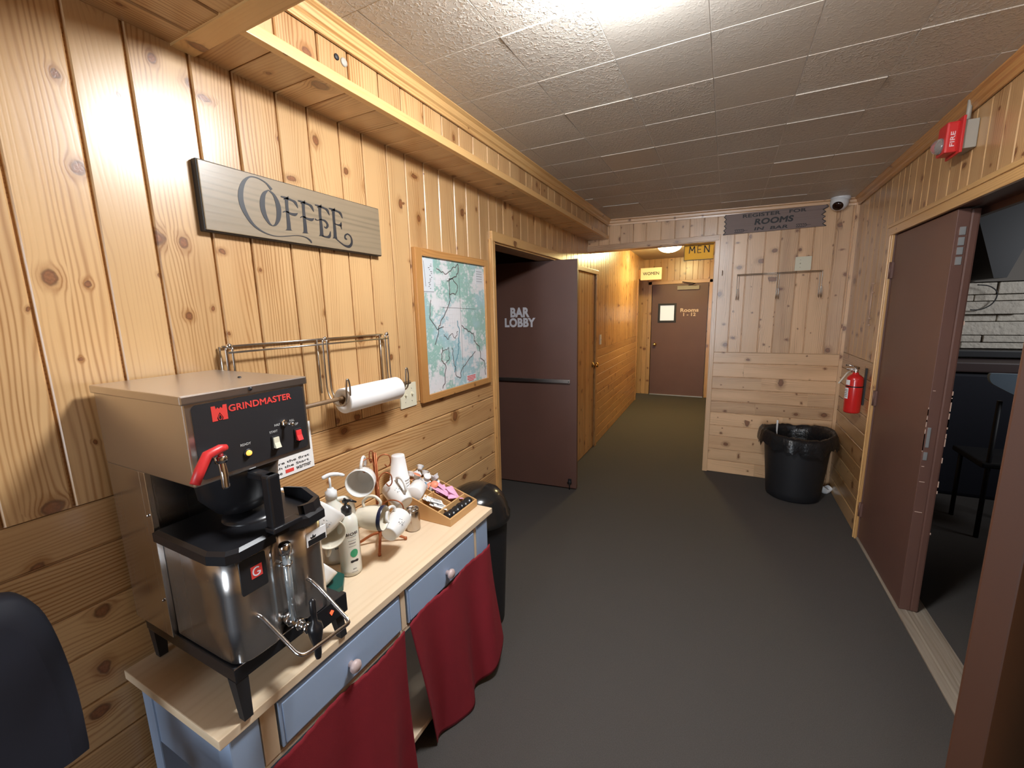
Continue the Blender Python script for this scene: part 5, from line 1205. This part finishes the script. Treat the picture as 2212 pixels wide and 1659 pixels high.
# ================================================================== CHAIR IN THE NEAR CORNER
ch = empty('high_chair', (-1.0, -.12, 0), 'dark navy padded chair cut off at the lower left corner', 'chair')
mb = MB(); ol = []
for k in range(41):
    t = k/40; a = math.radians(180*t); ol.append((math.cos(a)*.215*(abs(math.cos(a))**-.35 if abs(math.cos(a)) > .05 else 1), math.sin(a)))
pts = [(.235, .0), (.238, .10), (.234, .20), (.224, .28), (.208, .320), (.185, .340), (.12, .352), (0, .356), (-.12, .352), (-.185, .340), (-.208, .320), (-.224, .28), (-.234, .20), (-.238, .10), (-.235, 0)]
pts = smooth_path(pts, 3)
def bk_row(s, dx): return [(-1.075+dx-.10*(p[1]), -.002+p[0]*s, .79+.03*(1-s)+p[1]*s) for p in pts]
vv = mb.grid([bk_row(.90, -.035), bk_row(.98, -.028), bk_row(1.0, -.012), bk_row(1.0, .014), bk_row(.98, .03), bk_row(.88, .038)]); mb.cap(vv[0]); mb.cap(vv[-1]); mb.build('backrest', M['navychair'], ch)
mb = MB(); mb.box((-1.08, -.27, .60), (-.62, .19, .69), bev=.03); mb.build('seat', M['navychair'], ch)
for x, y in ((-1.04, -.24), (-1.04, .16), (-.66, -.24), (-.66, .16)):
    mb = MB(); mb.tube([(x, y, .61), (x+(.02 if x > -.9 else -.02), y, .0)], [.018, .014], 10); mb.build('leg', M['blackm'], ch)
mb = MB()
for y in (-.22, .14): mb.box((-1.10, y-.015, .58), (-1.075, y+.015, .78), bev=.004)
mb.build('back_support', M['blackm'], ch)

# ================================================================== DINING ROOM THINGS
dt = empty('booth', (2.6, 4.6, 0), 'dark navy upholstered booth back below the stone wall', 'booth')
mb = MB(); mb.box((1.10, 4.60, 0), (3.6, 4.90, 1.04), bev=.03); mb.build('back_panel', M['navychair'], dt)
mb = MB(); mb.box((1.08, 4.58, 1.045), (3.62, 4.94, 1.125), bev=.01); mb.build('top_rail', mat('mauve_brown_rail', (.06, .038, .035), .5), dt)
mb = MB(); mb.box((1.03, 4.86, 1.14), (4.3, 4.998, 1.195), bev=.006); tag(mb.build('mantel_shelf', M['blackm']), 'black shelf running along the foot of the stone wall', 'shelf')
gc = empty('plastic_chair', (1.72, 3.75, 0), 'blue-grey plastic chair back seen through the open doorway', 'chair')
mb = MB(); op = smooth_path([(-.165, .0), (-.155, -.05), (-.10, -.09), (-.02, -.135), (.08, -.17), (.20, -.18), (.28, -.10), (.28, -.01), (.20, .0), (.0, .006), (-.13, .008)], 4, closed=True)
mb.prism(op, (1.70, 3.75, 1.135), X_, Z_, NY, -.03); mb.build('backrest', M['bluegrey'], gc)
mb = MB(); mb.box((1.58, 3.78, .50), (2.0, 4.2, .54), bev=.012); mb.build('seat', M['blackm'], gc)  # seat and legs coloured black to stand in for the darkness there
for x, y in ((1.62, 3.80), (1.96, 3.80), (1.62, 4.16), (1.96, 4.16)):
    mb = MB(); mb.tube([(x, y, .96 if y < 4 else .52), (x, y, 0)], .014, 8); mb.build('leg', M['blackm'], gc)
wl_ = MB(); wl_.tube(smooth_path([(1.85, 4.93, 1.735), (1.925, 4.93, 1.72), (1.975, 4.93, 1.665), (1.96, 4.93, 1.585), (1.90, 4.93, 1.535), (1.83, 4.93, 1.53)], 6), .0045, 8); tag(wl_.build('hanging_cord', M['blackm']), 'thin dark loop of cord against the stone wall', 'cord')
